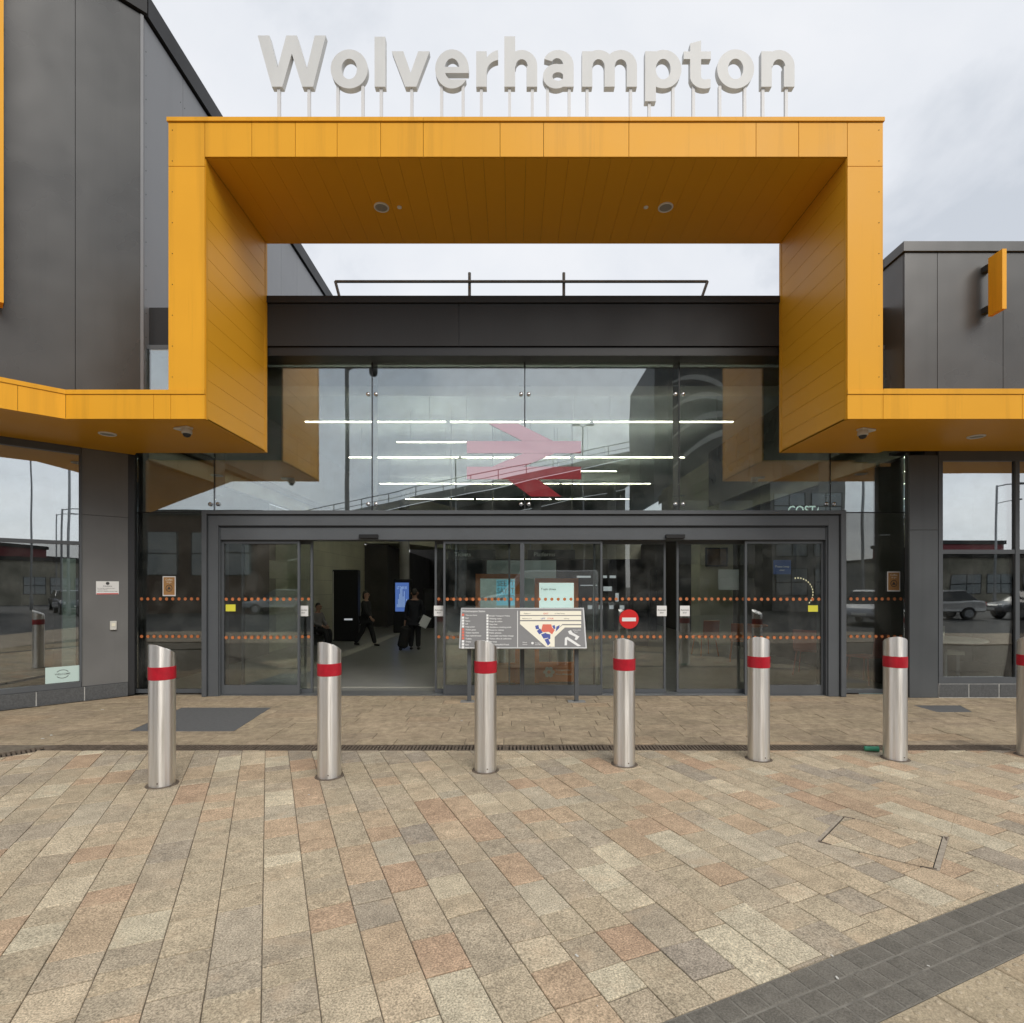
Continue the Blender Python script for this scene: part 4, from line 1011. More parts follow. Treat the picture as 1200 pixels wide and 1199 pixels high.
# plaque, switch box and window notice on the canted left wall
def on_left(px, py): 
    s = ps(px); y = KY - s*r2; return s, PZ(py, y)
s_, z_ = on_left(126, 689)
pq = thing('wall_plaque', 'white enamel notice plate on the dark left column', 'plaque', tuple(TL @ Vector((s_, .0, z_))))
Tq = Matrix.Translation((0, 0, 0)) @ TL.to_3x3().to_4x4()
MB(Tq).box(-.135, .135, .001, .008, -.095, .095).build('plate', M['white'], pq, world=False)
MB(Tq).box(-.13, .13, .0085, .0095, -.092, -.078).build('red_rule', M['red'], pq, world=False)
Tt = Tq @ Matrix(((-1, 0, 0, 0), (0, 0, 1, .0105), (0, 1, 0, 0), (0, 0, 0, 1)))
mb = MB(); put_text(mb, 'Notice', -.05, .018, .024, Tt, .004, w=.1)
for k, t in enumerate(('No smoking or vaping anywhere', 'on these premises', 'CCTV is in operation for your safety')): put_text(mb, t, -.12, -.01-.022*k, .016, Tt, .004)
mb.lathe([(.022, -.0004), (.022, .0004)], 16, Tt @ Matrix.Translation((0, .065, 0))); mb.build('lettering', M['print_dark'], pq, world=False)
s_, z_ = on_left(132.5, 733)
kb = thing('switch_box', 'small cream switch box on the dark left column', 'switch', tuple(TL @ Vector((s_, 0, z_))))
MB(Tq).box(-.04, .04, .001, .03, -.065, .065).build('cover', M['offwhite'], kb, world=False, bevel=.005)
MB(Tq).box(-.022, .022, .0305, .034, -.01, .035).build('button_plate', M['cream'], kb, world=False)
s_, z_ = on_left(73.5, 791)
wn_ = thing('window_notice', 'pale mint notice at the foot of the left window', 'notice', tuple(TL @ Vector((s_, -.0155, z_))))
MB(Tq).box(-.185, .185, .0, .003, -.105, .115).build('sheet', M['mint'], wn_, world=False)
Tt2 = Tq @ Matrix(((-1, 0, 0, 0), (0, 0, 1, .0045), (0, 1, 0, 0), (0, 0, 0, 1)))
mb = MB(); put_text(mb, 'WELCOME', 0, .0, .035, Tt2, .004, 'C'); 
for k in range(14):
    for a_, b_ in ((.5, 2.6), (3.7, 5.8)):
        t0, t1 = a_+(b_-a_)*k/14, a_+(b_-a_)*(k+1)/14; c0, c1 = .075, .066
        mb.add([(c0*math.cos(t0), .012+c0*.8*math.sin(t0), 0), (c0*math.cos(t1), .012+c0*.8*math.sin(t1), 0), (c1*math.cos(t1), .012+c1*.8*math.sin(t1), 0), (c1*math.cos(t0), .012+c1*.8*math.sin(t0), 0)], [(0, 1, 2, 3)], Tt2)
mb.build('lettering', M['print_dark'], wn_, world=False)
# low green sign at the foot of the right side glass
gs = thing('low_glass_sign', 'long pale green sticker at the foot of the right side glass', 'sticker', (PX(1021, YG), YG-.002, PZ(811, YG)))
MB().box(-.19, .19, -.003, 0, -.035, .035).build('strip', M['mint'], gs, world=False)
mb = MB(); put_text(mb, 'PUSH BAR TO OPEN', 0, -.012, .035, Matrix.Translation((0, -.0045, 0)) @ Rx, .003, 'C', w=.22); mb.build('lettering', M['print_dark'], gs, world=False)

# ================================================================== MAP SIGN
YM = 7.80
ms = thing('map_sign', 'sloping grey station map board on two posts in front of the doors', 'map sign', (PX(612, YM), YM, 0))
zb_, zt_, yb_, yt_ = PZ(760, 7.62), PZ(712, 7.94), 7.62, 7.94
u_ = Vector((1, 0, 0)); v_ = Vector((0, yt_-yb_, zt_-zb_)); hgt = v_.length; v_.normalize(); n_ = u_.cross(v_)
org = Vector((PX(612.5, 7.78), (yb_+yt_)/2, (zb_+zt_)/2))
TM = Matrix((( u_.x, v_.x, n_.x, org.x), (u_.y, v_.y, n_.y, org.y), (u_.z, v_.z, n_.z, org.z), (0, 0, 0, 1)))
hw, hh = 1.752/2, hgt/2
board = MB(TM).box(-hw, hw, -hh, hh, -.03, -.004).build('board', M['sign_edge'], ms, bevel=.004)
MB(TM).box(-hw+.022, hw-.022, -hh+.022, hh-.022, -.0035, .0).build('map_face', M['sign_grey'], board)
def uvp(px, py):                                       # photo pixel on the board -> board coordinates
    t = (py-712)/(760-712); y = yt_ + (yb_-yt_)*t
    return (PX(px, y)-org.x, hh-2*hh*t)
prw, prd, prr, prb, prc = MB(TM), MB(TM), MB(TM), MB(TM), MB(TM)
def poly_(mb, pts, z=.0012):
    q = [uvp(a, b) for a, b in pts]; mb.add([(x, y, z) for x, y in q], [tuple(range(len(q)))])
TX = TM @ Matrix.Translation((0, 0, .0016))
def txt(mb, s, px, py, size, bold=.006, w=None): x, y = uvp(px, py); put_text(mb, s, x, y, size, TX, bold, w=w)
txt(prw, 'Wolverhampton Station', 541.5, 717.6, .042, .012, w=.325)
for k, s in enumerate(('You are here', 'Rail', 'Stairs', 'Lift', 'Help point', 'Ticket gates', 'Ticket machine', 'Taxi rank & buses', 'Toilets', 'Trains', 'Exit', 'Bike storage')):
    y = 720.8+k*3.45; txt(prw, s, 545.5, y+1.3, .030, .012)
    (prr if 4 < k < 9 or k == 0 else prw).box(uvp(541.2, y)[0], uvp(544, y)[0], uvp(0, y+1.4)[1], uvp(0, y-1.2)[1], .0008, .0012)
for k, s in enumerate(('British Transport Police', 'Waiting room', 'Shops & coffee', 'Step-free', 'Assistance meeting point', 'Route to railway', 'Public phones', 'Accessible and baby change', 'Ticket office & collection', 'Bus stop', 'To Wednesfield Road', 'Left luggage')):
    y = 721.6+k*3.35; txt(prw, s, 573.5, y+1.3, .030, .012)
    prw.box(uvp(570, y)[0], uvp(572.4, y)[0], uvp(0, y+1.4)[1], uvp(0, y-1.2)[1], .0008, .0012)
poly_(prw, [(606.2, 716), (606.9, 716), (606.9, 759), (606.2, 759)])
for a, b in ((716.3, 721.2), (722.3, 727.2), (728.6, 732)): poly_(prc, [(609.5, a), (681, a), (681.2, b), (609.4, b)])
poly_(prc, [(609.5, 732), (616, 732), (644, 758.2), (640, 758.2)]); poly_(prc, [(681, 733.3), (681, 736), (662, 736), (650, 747), (650, 758.2), (645, 758.2), (645, 745), (659, 733.3)])
poly_(prc, [(614, 732), (659, 732), (645.2, 746), (645.2, 757.8), (643, 757.6)], .0009)
poly_(prr, [(636, 732.2), (646, 732.2), (647, 736), (650, 739), (647, 744), (643, 741), (637, 741.5), (634, 740)], .0016)
for q in ([(627, 734), (631, 733), (632, 738), (628, 738)], [(629, 740), (633, 737), (636, 742), (632, 744)], [(634, 744), (640, 742), (642, 748), (637, 749)], [(638, 750), (642, 748.5), (645, 754), (642, 757)], [(647, 734), (650, 733), (651, 737), (649, 738)], [(652, 735), (656, 733), (655, 737), (651, 741)], [(640, 743), (645, 744), (645, 749), (643, 750)]): poly_(prb, q, .0016)
poly_(prw, [(662, 748), (665, 746.6), (681, 757.2), (677, 757.6), (664.5, 750), (664.5, 756.5), (661.6, 756.5)]); poly_(prw, [(665.5, 740.5), (669, 739), (671, 742), (679, 746.5), (676, 750.5), (673.5, 750), (674.5, 746.8), (667, 743.5)])
txt(prw, 'Wednesfield', 671, 739.5, .022, .01); txt(prw, 'Road', 673, 741.7, .022, .01)
txt(prd, 'Platform 1', 614, 719.9, .024, .01); txt(prd, 'to New Street', 650, 719.9, .024, .01); txt(prr, 'EXIT', 637, 720.3, .034, .02); txt(prd, 'Platforms 2-4', 612, 726, .024, .01); txt(prb, 'LIFT', 634, 726.3, .034, .02); txt(prr, 'STAIR', 641.5, 726.3, .034, .02); txt(prd, 'subway', 661, 726, .024, .01)
prw.lathe([(.018, -.0002), (.018, .0002)], 14, TX @ Matrix.Translation((*uvp(624, 754), 0))); txt(prw, 'Transport', 627, 754.3, .02, .008); txt(prw, 'West Mids', 627, 756.2, .02, .008); txt(prw, 'Railway', 612.5, 753.6, .02, .008); txt(prw, 'Stations', 612.5, 756, .02, .008)
for mb, mt, nm in ((prc, 'cream', 'map_ground'), (prw, 'print_w', 'white_lettering'), (prr, 'print_red', 'red_print'), (prb, 'print_blue', 'blue_print'), (prd, 'print_dark', 'dark_lettering')): mb.build(nm, M[mt], board)['kind'] = 'stuff'
for px in (550, 675.5):
    x = PX(px, YM)
    MB().box(x-.028, x+.028, YM-.03, YM+.03, 0.012, .98).build('leg', M['frame'], ms, bevel=.004)
    MB().box(x-.12, x+.12, YM-.07, YM+.07, .0, .011).build('base_plate', M['conc'], ms)
MB().box(PX(550, YM)-.028, PX(675.5, YM)+.028, YM-.02, YM+.02, .985, 1.02).build('cross_bar', M['frame'], ms)

# ================================================================== BOLLARDS
def bollard_proto():
    t = thing('bollard', 'x', 'bollard', (0, 0, 0))
    r, seg, h = .0965, 48, 1.145
    ring = []; vs = []; fs = []
    sl = math.tan(R(27)); dirx, diry = math.sin(R(24)), math.cos(R(24))
    zs_ = [0.0, .006, .3, .6, .835, .855, .96, .98]
    for z in zs_:
        for k in range(seg):
            a = 2*math.pi*k/seg; vs.append((r*math.cos(a), r*math.sin(a), z))
    def zt__(x, y): return h - sl*((x*dirx+y*diry)+r)
    for k in range(seg):
        a = 2*math.pi*k/seg; x, y = r*math.cos(a), r*math.sin(a); vs.append((x, y, zt__(x, y)-.004))
    for k in range(seg):
        a = 2*math.pi*k/seg; x, y = r*.955*math.cos(a), r*.955*math.sin(a); vs.append((x, y, zt__(x, y)))
    m = len(zs_)+2
    for i in range(m-1):
        for k in range(seg): k2 = (k+1) % seg; fs.append((i*seg+k, i*seg+k2, (i+1)*seg+k2, (i+1)*seg+k))
    fs.append(tuple((m-1)*seg+k for k in range(seg)))
    MB().add(vs, fs).build('tube', M['steel'], t, world=False, smooth=True)
    MB().lathe([(r+.0005, .855), (r+.003, .857), (r+.003, .957), (r+.0005, .959)], 48, cap=False).build('reflective_band', M['red_band'], t, world=False, smooth=True)
    MB().lathe([(r+.024, .0), (r+.02, .0028), (r+.001, .0045)], 48, cap=False).build('base_ring', M['iron'], t, world=False, smooth=True)  # wide dark ring lying round the foot of the tube
    MB().lathe([(.006, 0), (.005, .003)], 8, Matrix.Translation((.02, -r+.0015, .035)) @ Rx).build('bolt', M['iron'], t, world=False)
    return t
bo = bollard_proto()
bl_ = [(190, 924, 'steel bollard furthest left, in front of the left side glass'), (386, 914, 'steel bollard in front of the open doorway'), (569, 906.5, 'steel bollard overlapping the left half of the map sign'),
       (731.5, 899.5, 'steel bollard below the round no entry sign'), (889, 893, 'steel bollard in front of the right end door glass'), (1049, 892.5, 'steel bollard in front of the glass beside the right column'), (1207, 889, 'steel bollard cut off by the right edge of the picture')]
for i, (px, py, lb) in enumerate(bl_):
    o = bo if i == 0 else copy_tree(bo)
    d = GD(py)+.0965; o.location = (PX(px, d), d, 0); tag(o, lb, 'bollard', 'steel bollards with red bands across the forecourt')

# ================================================================== CONCOURSE
structure(MB().box(-6.2, 6.6, 8.58, 34, -.03, .004).build('concourse_floor', M['int_floor']))
XLW, XRW, ZC = -5.72, 6.0, 5.46
# pale guiding strip set in the floor, running in from the doors
pts = [G(352, 783), G(352, 789), G(520, 731), G(520, 728)]
so_ = MB(); d0 = (-3.9, 9.6); 
a_, b_ = G(330, 796), G(505, 727)
dirv = Vector((b_[0]-a_[0], b_[1]-a_[1])).normalized(); nv = Vector((-dirv.y, dirv.x))*.17
so_.prism([(a_[0]+nv.x, a_[1]+nv.y), (a_[0]-nv.x, a_[1]-nv.y), (b_[0]-nv.x, b_[1]-nv.y), (b_[0]+nv.x, b_[1]+nv.y)], .0042, .008)
structure(so_.build('floor_strip', M['int_strip']))
structure(MB().box(PX(352, 8.8), PX(520, 8.8), 8.85, 8.93, .0042, .009).build('floor_strip', M['int_strip']))
structure(MB().box(-6.2, 6.6, 8.9, 34, ZC, 5.54).build('concourse_ceiling', M['int_ceil']))
structure(MB().box(-6.2, 6.6, 33.9, 34.2, 0, 5.4).build('concourse_wall_back', M['int_dark']))
def tiled(name, x, sgn, y0, y1, z0, z1, tw, th):
    root = bpy.data.objects.new(name, None); COL.objects.link(root); root['kind'] = 'structure'
    a, b = (x-.1, x) if sgn > 0 else (x, x+.1)
    MB().box(a, b, y0, y1, z0, z1).build('wall_backing', M['int_mid'], root)
    mesh = None; r = 0; z = z0
    while z < z1-.05:
        y = y0 + (tw/2 if r % 2 else 0)
        while y < y1-.1:
            if mesh is None:
                o = MB().box(0, .012, .004, tw-.004, .004, th-.004).build('wall_tile', M['tile'], root, world=False); mesh = o.data
            else:
                o = bpy.data.objects.new('wall_tile', mesh); COL.objects.link(o); o.parent = root
            o.location = (x+.001 if sgn > 0 else x-.013, y, z); y += tw
        z += th; r += 1
tiled('concourse_wall_left', XLW, 1, 8.6, 22.0, 3.6, 5.4, .95, .34)
tiled('concourse_wall_right', XRW, -1, 8.6, 22.0, 3.6, 5.4, .95, .34)
tiled('concourse_wall_lower_left', XLW-.2, 1, 13.4, 22.4, 0.01, 3.62, 1.2, .45)
structure(MB().box(XLW-.2, XLW-.1, 8.6, 13.4, 0, 3.6).build('concourse_wall_shopfront', M['int_dark']))
structure(MB().box(XRW+.1, XRW+.2, 8.6, 34, 0, 3.6).build('concourse_wall_right_lower', M['int_dark']))
structure(MB().box(XRW-.55, XRW+.1, 15.5, 17.0, 0.004, 3.59).build('concourse_pier', M['tile']))
structure(MB().box(-5.6, XRW, 9.4, 9.9, 4.98, 5.3).build('ceiling_beam', pm('beam_pale', (.55, .58, .55), .7)))
structure(MB().box(-3.2, 6.0, 26.0, 26.4, 2.9, 4.2).build('bulkhead', M['int_mid']))
# sloping bulkhead with dark opening to the left beyond the tiled wall
bk = MB(); bk.prism([(-6.0, 22.4), (-4.3, 22.4), (-2.6, 26.2), (-6.0, 26.2)], 3.35, 5.3); structure(bk.build('bulkhead_left', M['tile']))
structure(MB().box(-6.0, -5.0, 22.41, 34, 0, 3.3).build('concourse_wall_far_left', M['int_dark']))
# strip lights hung under the ceiling
k = 0
def strip_light(pa, pb, py, z=4.72):
    global k
    d = (z-CH)/((HY-py)/F)
    t = thing('strip_light', f'x', 'light', (PX((pa+pb)/2, d), d, z), 0, 'linear lights under the concourse ceiling')
    L_ = PX(pb, d)-PX(pa, d)
    MB().box(-L_/2, L_/2, -.009, .009, -.004, .0).build('diffuser', M['lamp'], t, world=False); MB().box(-L_/2, L_/2, -.014, .014, .015, .021).build('fill_emitter', M['fill_emitter'], t, world=False)  # second box: unseen emitter added above the housing to light the concourse
    MB().box(-L_/2-.005, L_/2+.005, -.0095, .0095, .001, .014).build('housing', M['offwhite'], t, world=False)
    MB().box(-L_/2+.3, -L_/2+.31, -.005, .005, .022, ZC-z).build('hanger', M['galv'], t, world=False); MB().box(L_/2-.31, L_/2-.3, -.005, .005, .022, ZC-z).build('hanger', M['galv'], t, world=False)
    return t
rows_ = [(495.5, [(358, 522), (528, 691), (696, 859)], 'nearest row'), (519, [(465, 546)], 'second row'), (537, [(409, 537), (541, 602), (635, 668), (674, 802)], 'third row'), (553, [(640, 722)], 'fourth row'), (567.5, [(445, 600), (605, 655), (659, 762)], 'fifth row'), (585.5, [(475, 555), (558, 646), (651, 737)], 'sixth row')]
for py, segs, nm in rows_:
    for j, (a, b) in enumerate(segs):
        t = strip_light(a, b, py); w = ('left', 'second from left', 'third from left', 'right')[j] if len(segs) > 1 else 'only'
        if j == len(segs)-1 and len(segs) > 1: w = 'rightmost'
        t['label'] = f'slim lit ceiling strip behind the upper glass, {nm}, {w} one'
# information boards in orange frames just inside the glass
def infoboard(px0, px1, ytop, y, lb, kind):
    t = thing('information_board', lb, 'information board', (PX((px0+px1)/2, y), y, 0.004), 0, 'orange framed boards inside the doors')
    w = (PX(px1, y)-PX(px0, y))/2; zt2 = PZ(ytop, y); ft = .075
    for s in (-1, 1): MB().box(-w if s < 0 else w-ft, -w+ft if s < 0 else w, -.05, .05, .0, zt2-ft-.001).build('upright', M['orange'], t, world=False, bevel=.006)
    MB().box(-w, w, -.05, .05, zt2-ft, zt2).build('top_bar', M['orange'], t, world=False, bevel=.006)
    MB().box(-w+ft+.001, w-ft-.001, -.045, .045, .02, .34).build('foot_panel', M['orange'], t, world=False)
    pz0 = PZ(752, y)
    if kind == 0:
        p = MB().box(-w+ft+.001, w-ft-.001, -.03, .02, pz0, zt2-ft-.002).build('poster_sheet', pm('poster_photo', (.30, .34, .31), .5, var=.8, scale=5, emit=(.25, .3, .28), es=.6), t, world=False)  # emission added to lift the sheet in the dim concourse
        MB().box(-w*.05, w-ft-.01, -.034, -.0305, zt2-.52, zt2-ft-.02).build('blue_panel', pm('poster_blue', (.16, .40, .52), .5, emit=(.14, .38, .48), es=.8), p, world=False)  # glow added to the print here too
        mb = MB(); Tm = Matrix.Translation((0, -.036, 0)) @ Rx
        for q, s in enumerate(('SEE IT.', 'SAY IT.', 'SORTED.')): put_text(mb, s, -w*.02, zt2-.2-q*.12, .13, Tm, .012, w=.30)
        mb.build('lettering', M['print_w'], p, world=False)
    else:
        p = MB().box(-w+ft+.001, w-ft-.001, -.03, .02, pz0, zt2-ft-.002).build('poster_sheet', pm('poster_mint', (.7, .82, .78), .5, emit=(.62, .76, .72), es=.9), t, world=False)  # mint sheet brightened by added emission of its own
        mb = MB(); Tm = Matrix.Translation((0, -.032, 0)) @ Rx; put_text(mb, 'Train times', -w*.72, zt2-.2, .055, Tm, .01); mb.build('lettering', M['print_dark'], p, world=False)
        mb = MB()
        for q in range(6):
            a = q*math.pi/3; mb.lathe([(.035, 0), (.035, .002)], 12, Matrix.Translation((-w*.35+.06*math.cos(a), -.046, .18+.06*math.sin(a))) @ Rx)
        put_text(mb, 'Transport for', -w*.05, .2, .045, Matrix.Translation((0, -.0475, 0)) @ Rx, .006); put_text(mb, 'West Midlands', -w*.05, .13, .045, Matrix.Translation((0, -.0475, 0)) @ Rx, .006)
        mb.build('emblem', M['cream'], t, world=False)
infoboard(557.5, 609, 673, 9.25, 'orange framed board with blue safety poster inside the doors', 0)
infoboard(626.5, 677.5, 678, 9.35, 'orange framed board with pale mint timetable inside the doors', 1)
wb = thing('white_screen_board', 'large pale blank board standing behind the orange framed posters', 'board', (PX(611, 11.0), 11.0, 0.004))
MB().box(-.68, .68, -.03, .03, .5, PZ(657, 11)).build('panel', pm('board_pale', (.42, .48, .48), .6), wb, world=False); MB().box(-.6, -.54, -.03, .03, 0, .499).build('leg', M['frame'], wb, world=False); MB().box(.54, .6, -.03, .03, 0, .499).build('leg', M['frame'], wb, world=False)
for px, lb in ((553, 'dark hanging direction sign behind the glass, left one'), (646, 'dark hanging direction sign behind the glass, right one')):
    d = 13.0; t = thing('hanging_sign', lb, 'sign', (PX(px, d), d, PZ(650, d)), 0, 'dark hanging signs in the concourse')
    MB().box(-.55, .55, -.04, .04, -.11, .11).build('panel', M['frame_dk'], t, world=False); MB().box(-.5, -.47, -.01, .01, .111, ZC-PZ(650, d)).build('hanger', M['galv'], t, world=False); MB().box(.47, .5, -.01, .01, .111, ZC-PZ(650, d)).build('hanger', M['galv'], t, world=False)
    mb = MB(); put_text(mb, 'Tickets' if px < 600 else 'Platforms', -.4, -.04, .13, Matrix.Translation((0, -.042, 0)) @ Rx, .01); mb.build('lettering', M['print_w'], t, world=False)
# black totem by the tiled wall and blue lit advert totem
def totem(px0, px1, ytop, d, lb, lit, nm):
    t = thing(nm, lb, 'totem', (PX((px0+px1)/2, d), d, 0.004)); w = (PX(px1, d)-PX(px0, d))/2; h = PZ(ytop, d)
    MB().box(-w, w, -.15, .15, 0, h).build('cabinet', M['black'], t, world=False, bevel=.03)
    if lit:
        MB().box(-w*.78, w*.72, -.158, -.152, .75, h-.12).build('screen', M['screen_blue'], t, world=False)
        mb = MB(); put_text(mb, 'LET THERE BE', -w*.6, h-.34, .13, Matrix.Translation((0, -.16, 0)) @ Rx, .01, w=w*1.1)
        for q in range(9): mb.box(-w*.6+q*w*.13, -w*.6+q*w*.13+w*.07, -.1605, -.159, .9, 1.0+.09*((q*37) % 7)+(.5 if q == 4 else 0))
        mb.build('screen_picture', pm('screen_pale', (.2, .3, .5), .4, emit=(.35, .5, .75), es=.5), t, world=False)
    else:
        MB().box(-w+.02, -w+.05, -.16, -.151, .05, h-.05).build('edge_strip', M['offwhite'], t, world=False)
        MB().box(-.02, .22, -.158, -.151, .62, .67).build('slot', M['screen_lit'], t, world=False)
totem(391, 421, 668, 16.6, 'tall black vending totem against the tiled concourse wall', False, 'vending_totem')
totem(462, 483, 679, 19.5, 'advert totem with glowing blue screen inside the open doorway', True, 'advert_totem')
MB_ = thing('concourse_column', 'round grey column rising above the blue advert totem', 'column', (PX(474, 21.5), 21.5, 0.004))
MB().lathe([(.19, 0), (.19, 5.3)], 20).build('shaft', M['conc'], MB_, world=False, smooth=True); MB().lathe([(.24, 0), (.24, .12), (.2, .14)], 20).build('collar', M['galv'], MB_, world=False, smooth=True)
# dark departure screen, kiosks and ticket machines deeper inside, right half
for px0, px1, yt2, d, lb in ((738, 758, 678, 15, 'black screen kiosk seen through the no entry door'), (760, 768, 668, 17, 'narrow dark pillar kiosk seen through the closed doors'), (497, 509, 690, 22, 'dark ticket machine at the right of the open doorway')):
    t = thing('kiosk', lb, 'kiosk', (PX((px0+px1)/2, d), d, 0.004), 0, 'dark kiosks in the concourse'); w = (PX(px1, d)-PX(px0, d))/2; h = PZ(yt2, d)
    MB().box(-w, w, -.2, .2, 0, h).build('cabinet', M['black'], t, world=False, bevel=.02); MB().box(-w*.75, w*.75, -.206, -.201, h*.45, h*.9).build('screen', M['frame_dk'], t, world=False)
for i, (px, py, w, h) in enumerate(((684, 676, .5, .07), (709, 676, .14, .09), (718, 676, .22, .09), (690, 686, .6, .03), (712, 690, .3, .16), (723, 700, .12, .3))):
    d = 20; t = thing('lit_sign', ('lit white panel above the ticket gates, leftmost', 'small lit panel above the ticket gates', 'lit panel with dark pictogram above the ticket gates', 'thin lit rail above the ticket gates', 'lit ticket gate head behind the map sign', 'lit ticket gate post behind the no entry door')[i], 'lit sign', (PX(px, d), d, PZ(py, d)), 0, 'lit panels of the ticket gates')
    MB().box(-w/2, w/2, -.02, .0, -h/2, h/2).build('face', M['screen_lit'], t, world=False); MB().box(-w/2-.02, w/2+.02, .001, .06, -h/2-.02, h/2+.02).build('housing', M['frame_dk'], t, world=False)
for i, px in enumerate((688, 700, 712, 724, 736)):
    d = 21.5; t = thing('ticket_gate', ('leftmost grey ticket gate behind the map sign', 'second ticket gate from the left in the far concourse', 'middle ticket gate in the far concourse', 'fourth ticket gate from the left in the far concourse', 'rightmost ticket gate seen past the no entry sign')[i], 'ticket gate', (PX(px, d), d, .004), 0, 'row of ticket gates deep in the concourse')
    MB().box(-.11, .11, -.8, .8, 0, 1.02).build('pedestal', M['galv'], t, world=False, bevel=.02); MB().box(.115, .2, -.04, .0, .3, 1.0).build('paddle', M['print_red'], t, world=False); MB().box(-.08, .08, -.812, -.803, .78, .92).build('reader', M['screen_lit'], t, world=False)
tv = thing('wall_screen', 'dark framed television on the pale pier behind the right door leaf', 'screen', (PX(839, 15.4), 15.4, PZ(653, 15.4)))
MB().box(-.30, .30, -.06, -.0, -.26, .26).build('bezel', M['black'], tv, world=False); MB().box(-.26, .26, -.066, -.061, -.22, .22).build('screen', pm('tv_picture', (.12, .07, .03), .3, var=.8, scale=4), tv, world=False)
structure(MB().box(PX(820, 15.45), PX(866, 15.45), 15.42, 15.5, .004, 3.6).build('concourse_pier_face', M['tile']))
# coffee shop lettering over the right shopfront, partly hidden by the door frame
ct = thing('shop_letters', 'glowing white shop letters half hidden behind the door frame', 'sign', (PX(940, 9.6), 9.6, PZ(601, 9.6)))
mb = MB(); put_text(mb, 'COSTA', -.24, -.02, .2, Rx, .014, w=.60); mb.build('lettering', M['neon'], ct, world=False)
MB().box(-.3, .42, .01, .03, -.1, -.04).build('carrier', M['frame_dk'], ct, world=False)
# curved string of lamps in the coffee shop
def chain(nm, lb, cx, cz, r, a0, a1, n, d):
    t = thing(nm, lb, 'lamp', (cx, d, cz)); mb = MB()
    for q in range(n):
        a = R(a0+(a1-a0)*q/(n-1)); mb.box(r*math.cos(a)-.006, r*math.cos(a)+.006, -.006, .006, r*math.sin(a)-.014, r*math.sin(a)+.014)
    mb.build('bulbs', M['bulb'], t, world=False)['kind'] = 'stuff'
    MB().tube([(r*1.03*math.cos(R(a0+(a1-a0)*q/20)), .02, r*1.03*math.sin(R(a0+(a1-a0)*q/20))) for q in range(21)], .008, 6).build('cable', M['frame_dk'], t, world=False)
chain('lamp_loop', 'curved loop of small lit bulbs behind the right end door glass', PX(935, 10.4), PZ(695, 10.4), .28, -40, 100, 14, 10.4)
# chairs and tables
def chair(loc, rz, lb, mat):
    t = thing('cafe_chair', lb, 'chair', loc, rz, 'coloured cafe chairs inside')
    MB().box(-.21, .21, -.21, .2, .43, .46).build('seat', mat, t, world=False, bevel=.01)
    b = MB(); b.box(-.2, .2, .19, .22, .5, .86, Matrix.Rotation(R(-7), 4, 'X')); b.build('backrest', mat, t, world=False, bevel=.01)
    for sx_ in (-1, 1):
        for sy in (-1, 1): MB().tube([(sx_*.17, sy*.16, .43), (sx_*.22, sy*.22, 0)], .014, 8).build('leg', mat, t, world=False, smooth=True)
cr = pm('coral_chair', (.42, .13, .09), .5); og = pm('orange_chair', (.5, .15, .04), .5)
def gp(px, py): x, y = G(px, py); return (x, y, .004)
chair(gp(826, 768), R(190), 'orange cafe chair seen through the right door leaf', og)
chair(gp(868, 775), R(160), 'dim orange cafe chair beside the right fixed door glass', og)
chair((PX(1015, 9.3), 9.3, .004), R(200), 'coral cafe chair close behind the right side glass', cr)
chair((PX(948, 10.2), 10.2, .004), R(140), 'pale coral chair behind the right end door glass', cr)
def table(loc, lb, top, r=.35):
    t = thing('cafe_table', lb, 'table', loc, 0, 'cafe tables inside')
    MB().lathe([(r, .72), (r, .75), (r*.98, .755)], 28).build('table_top', top, t, world=False); MB().lathe([(.03, .02), (.03, .72)], 12).build('stem', M['galv'], t, world=False, smooth=True); MB().lathe([(.22, 0), (.22, .015), (.04, .025)], 24).build('base', M['galv'], t, world=False, smooth=True)
table(gp(880, 772), 'round cafe table beside the orange chair in the doors', og)
table((7.05, 9.1, .012), 'pale cafe table in the right hand shop window', M['offwhite'], .55)
cup = thing('paper_cup', 'paper cup standing on the pale window table', 'cup', (6.80, 8.85, .768)); MB().lathe([(.03, 0), (.042, .11)], 16).build('cup', M['offwhite'], cup, world=False, smooth=True); MB().lathe([(.045, .111), (.045, .12), (.03, .124)], 16).build('lid', M['cream'], cup, world=False, smooth=True)
sf = thing('window_bench', 'dark slatted bench inside the right hand shop window', 'bench', (7.15, 10.2, .012))
for q in range(5): MB().box(-.75, .75, .0, .04, .1+q*.16, .24+q*.16).build('slat', M['int_mid'], sf, world=False)
MB().box(-.75, .75, -.45, -.001, .4, .46).build('seat', M['int_mid'], sf, world=False); MB().box(-.7, -.64, -.4, -.02, 0, .399).build('leg', M['frame'], sf, world=False); MB().box(.64, .7, -.4, -.02, 0, .399).build('leg', M['frame'], sf, world=False)

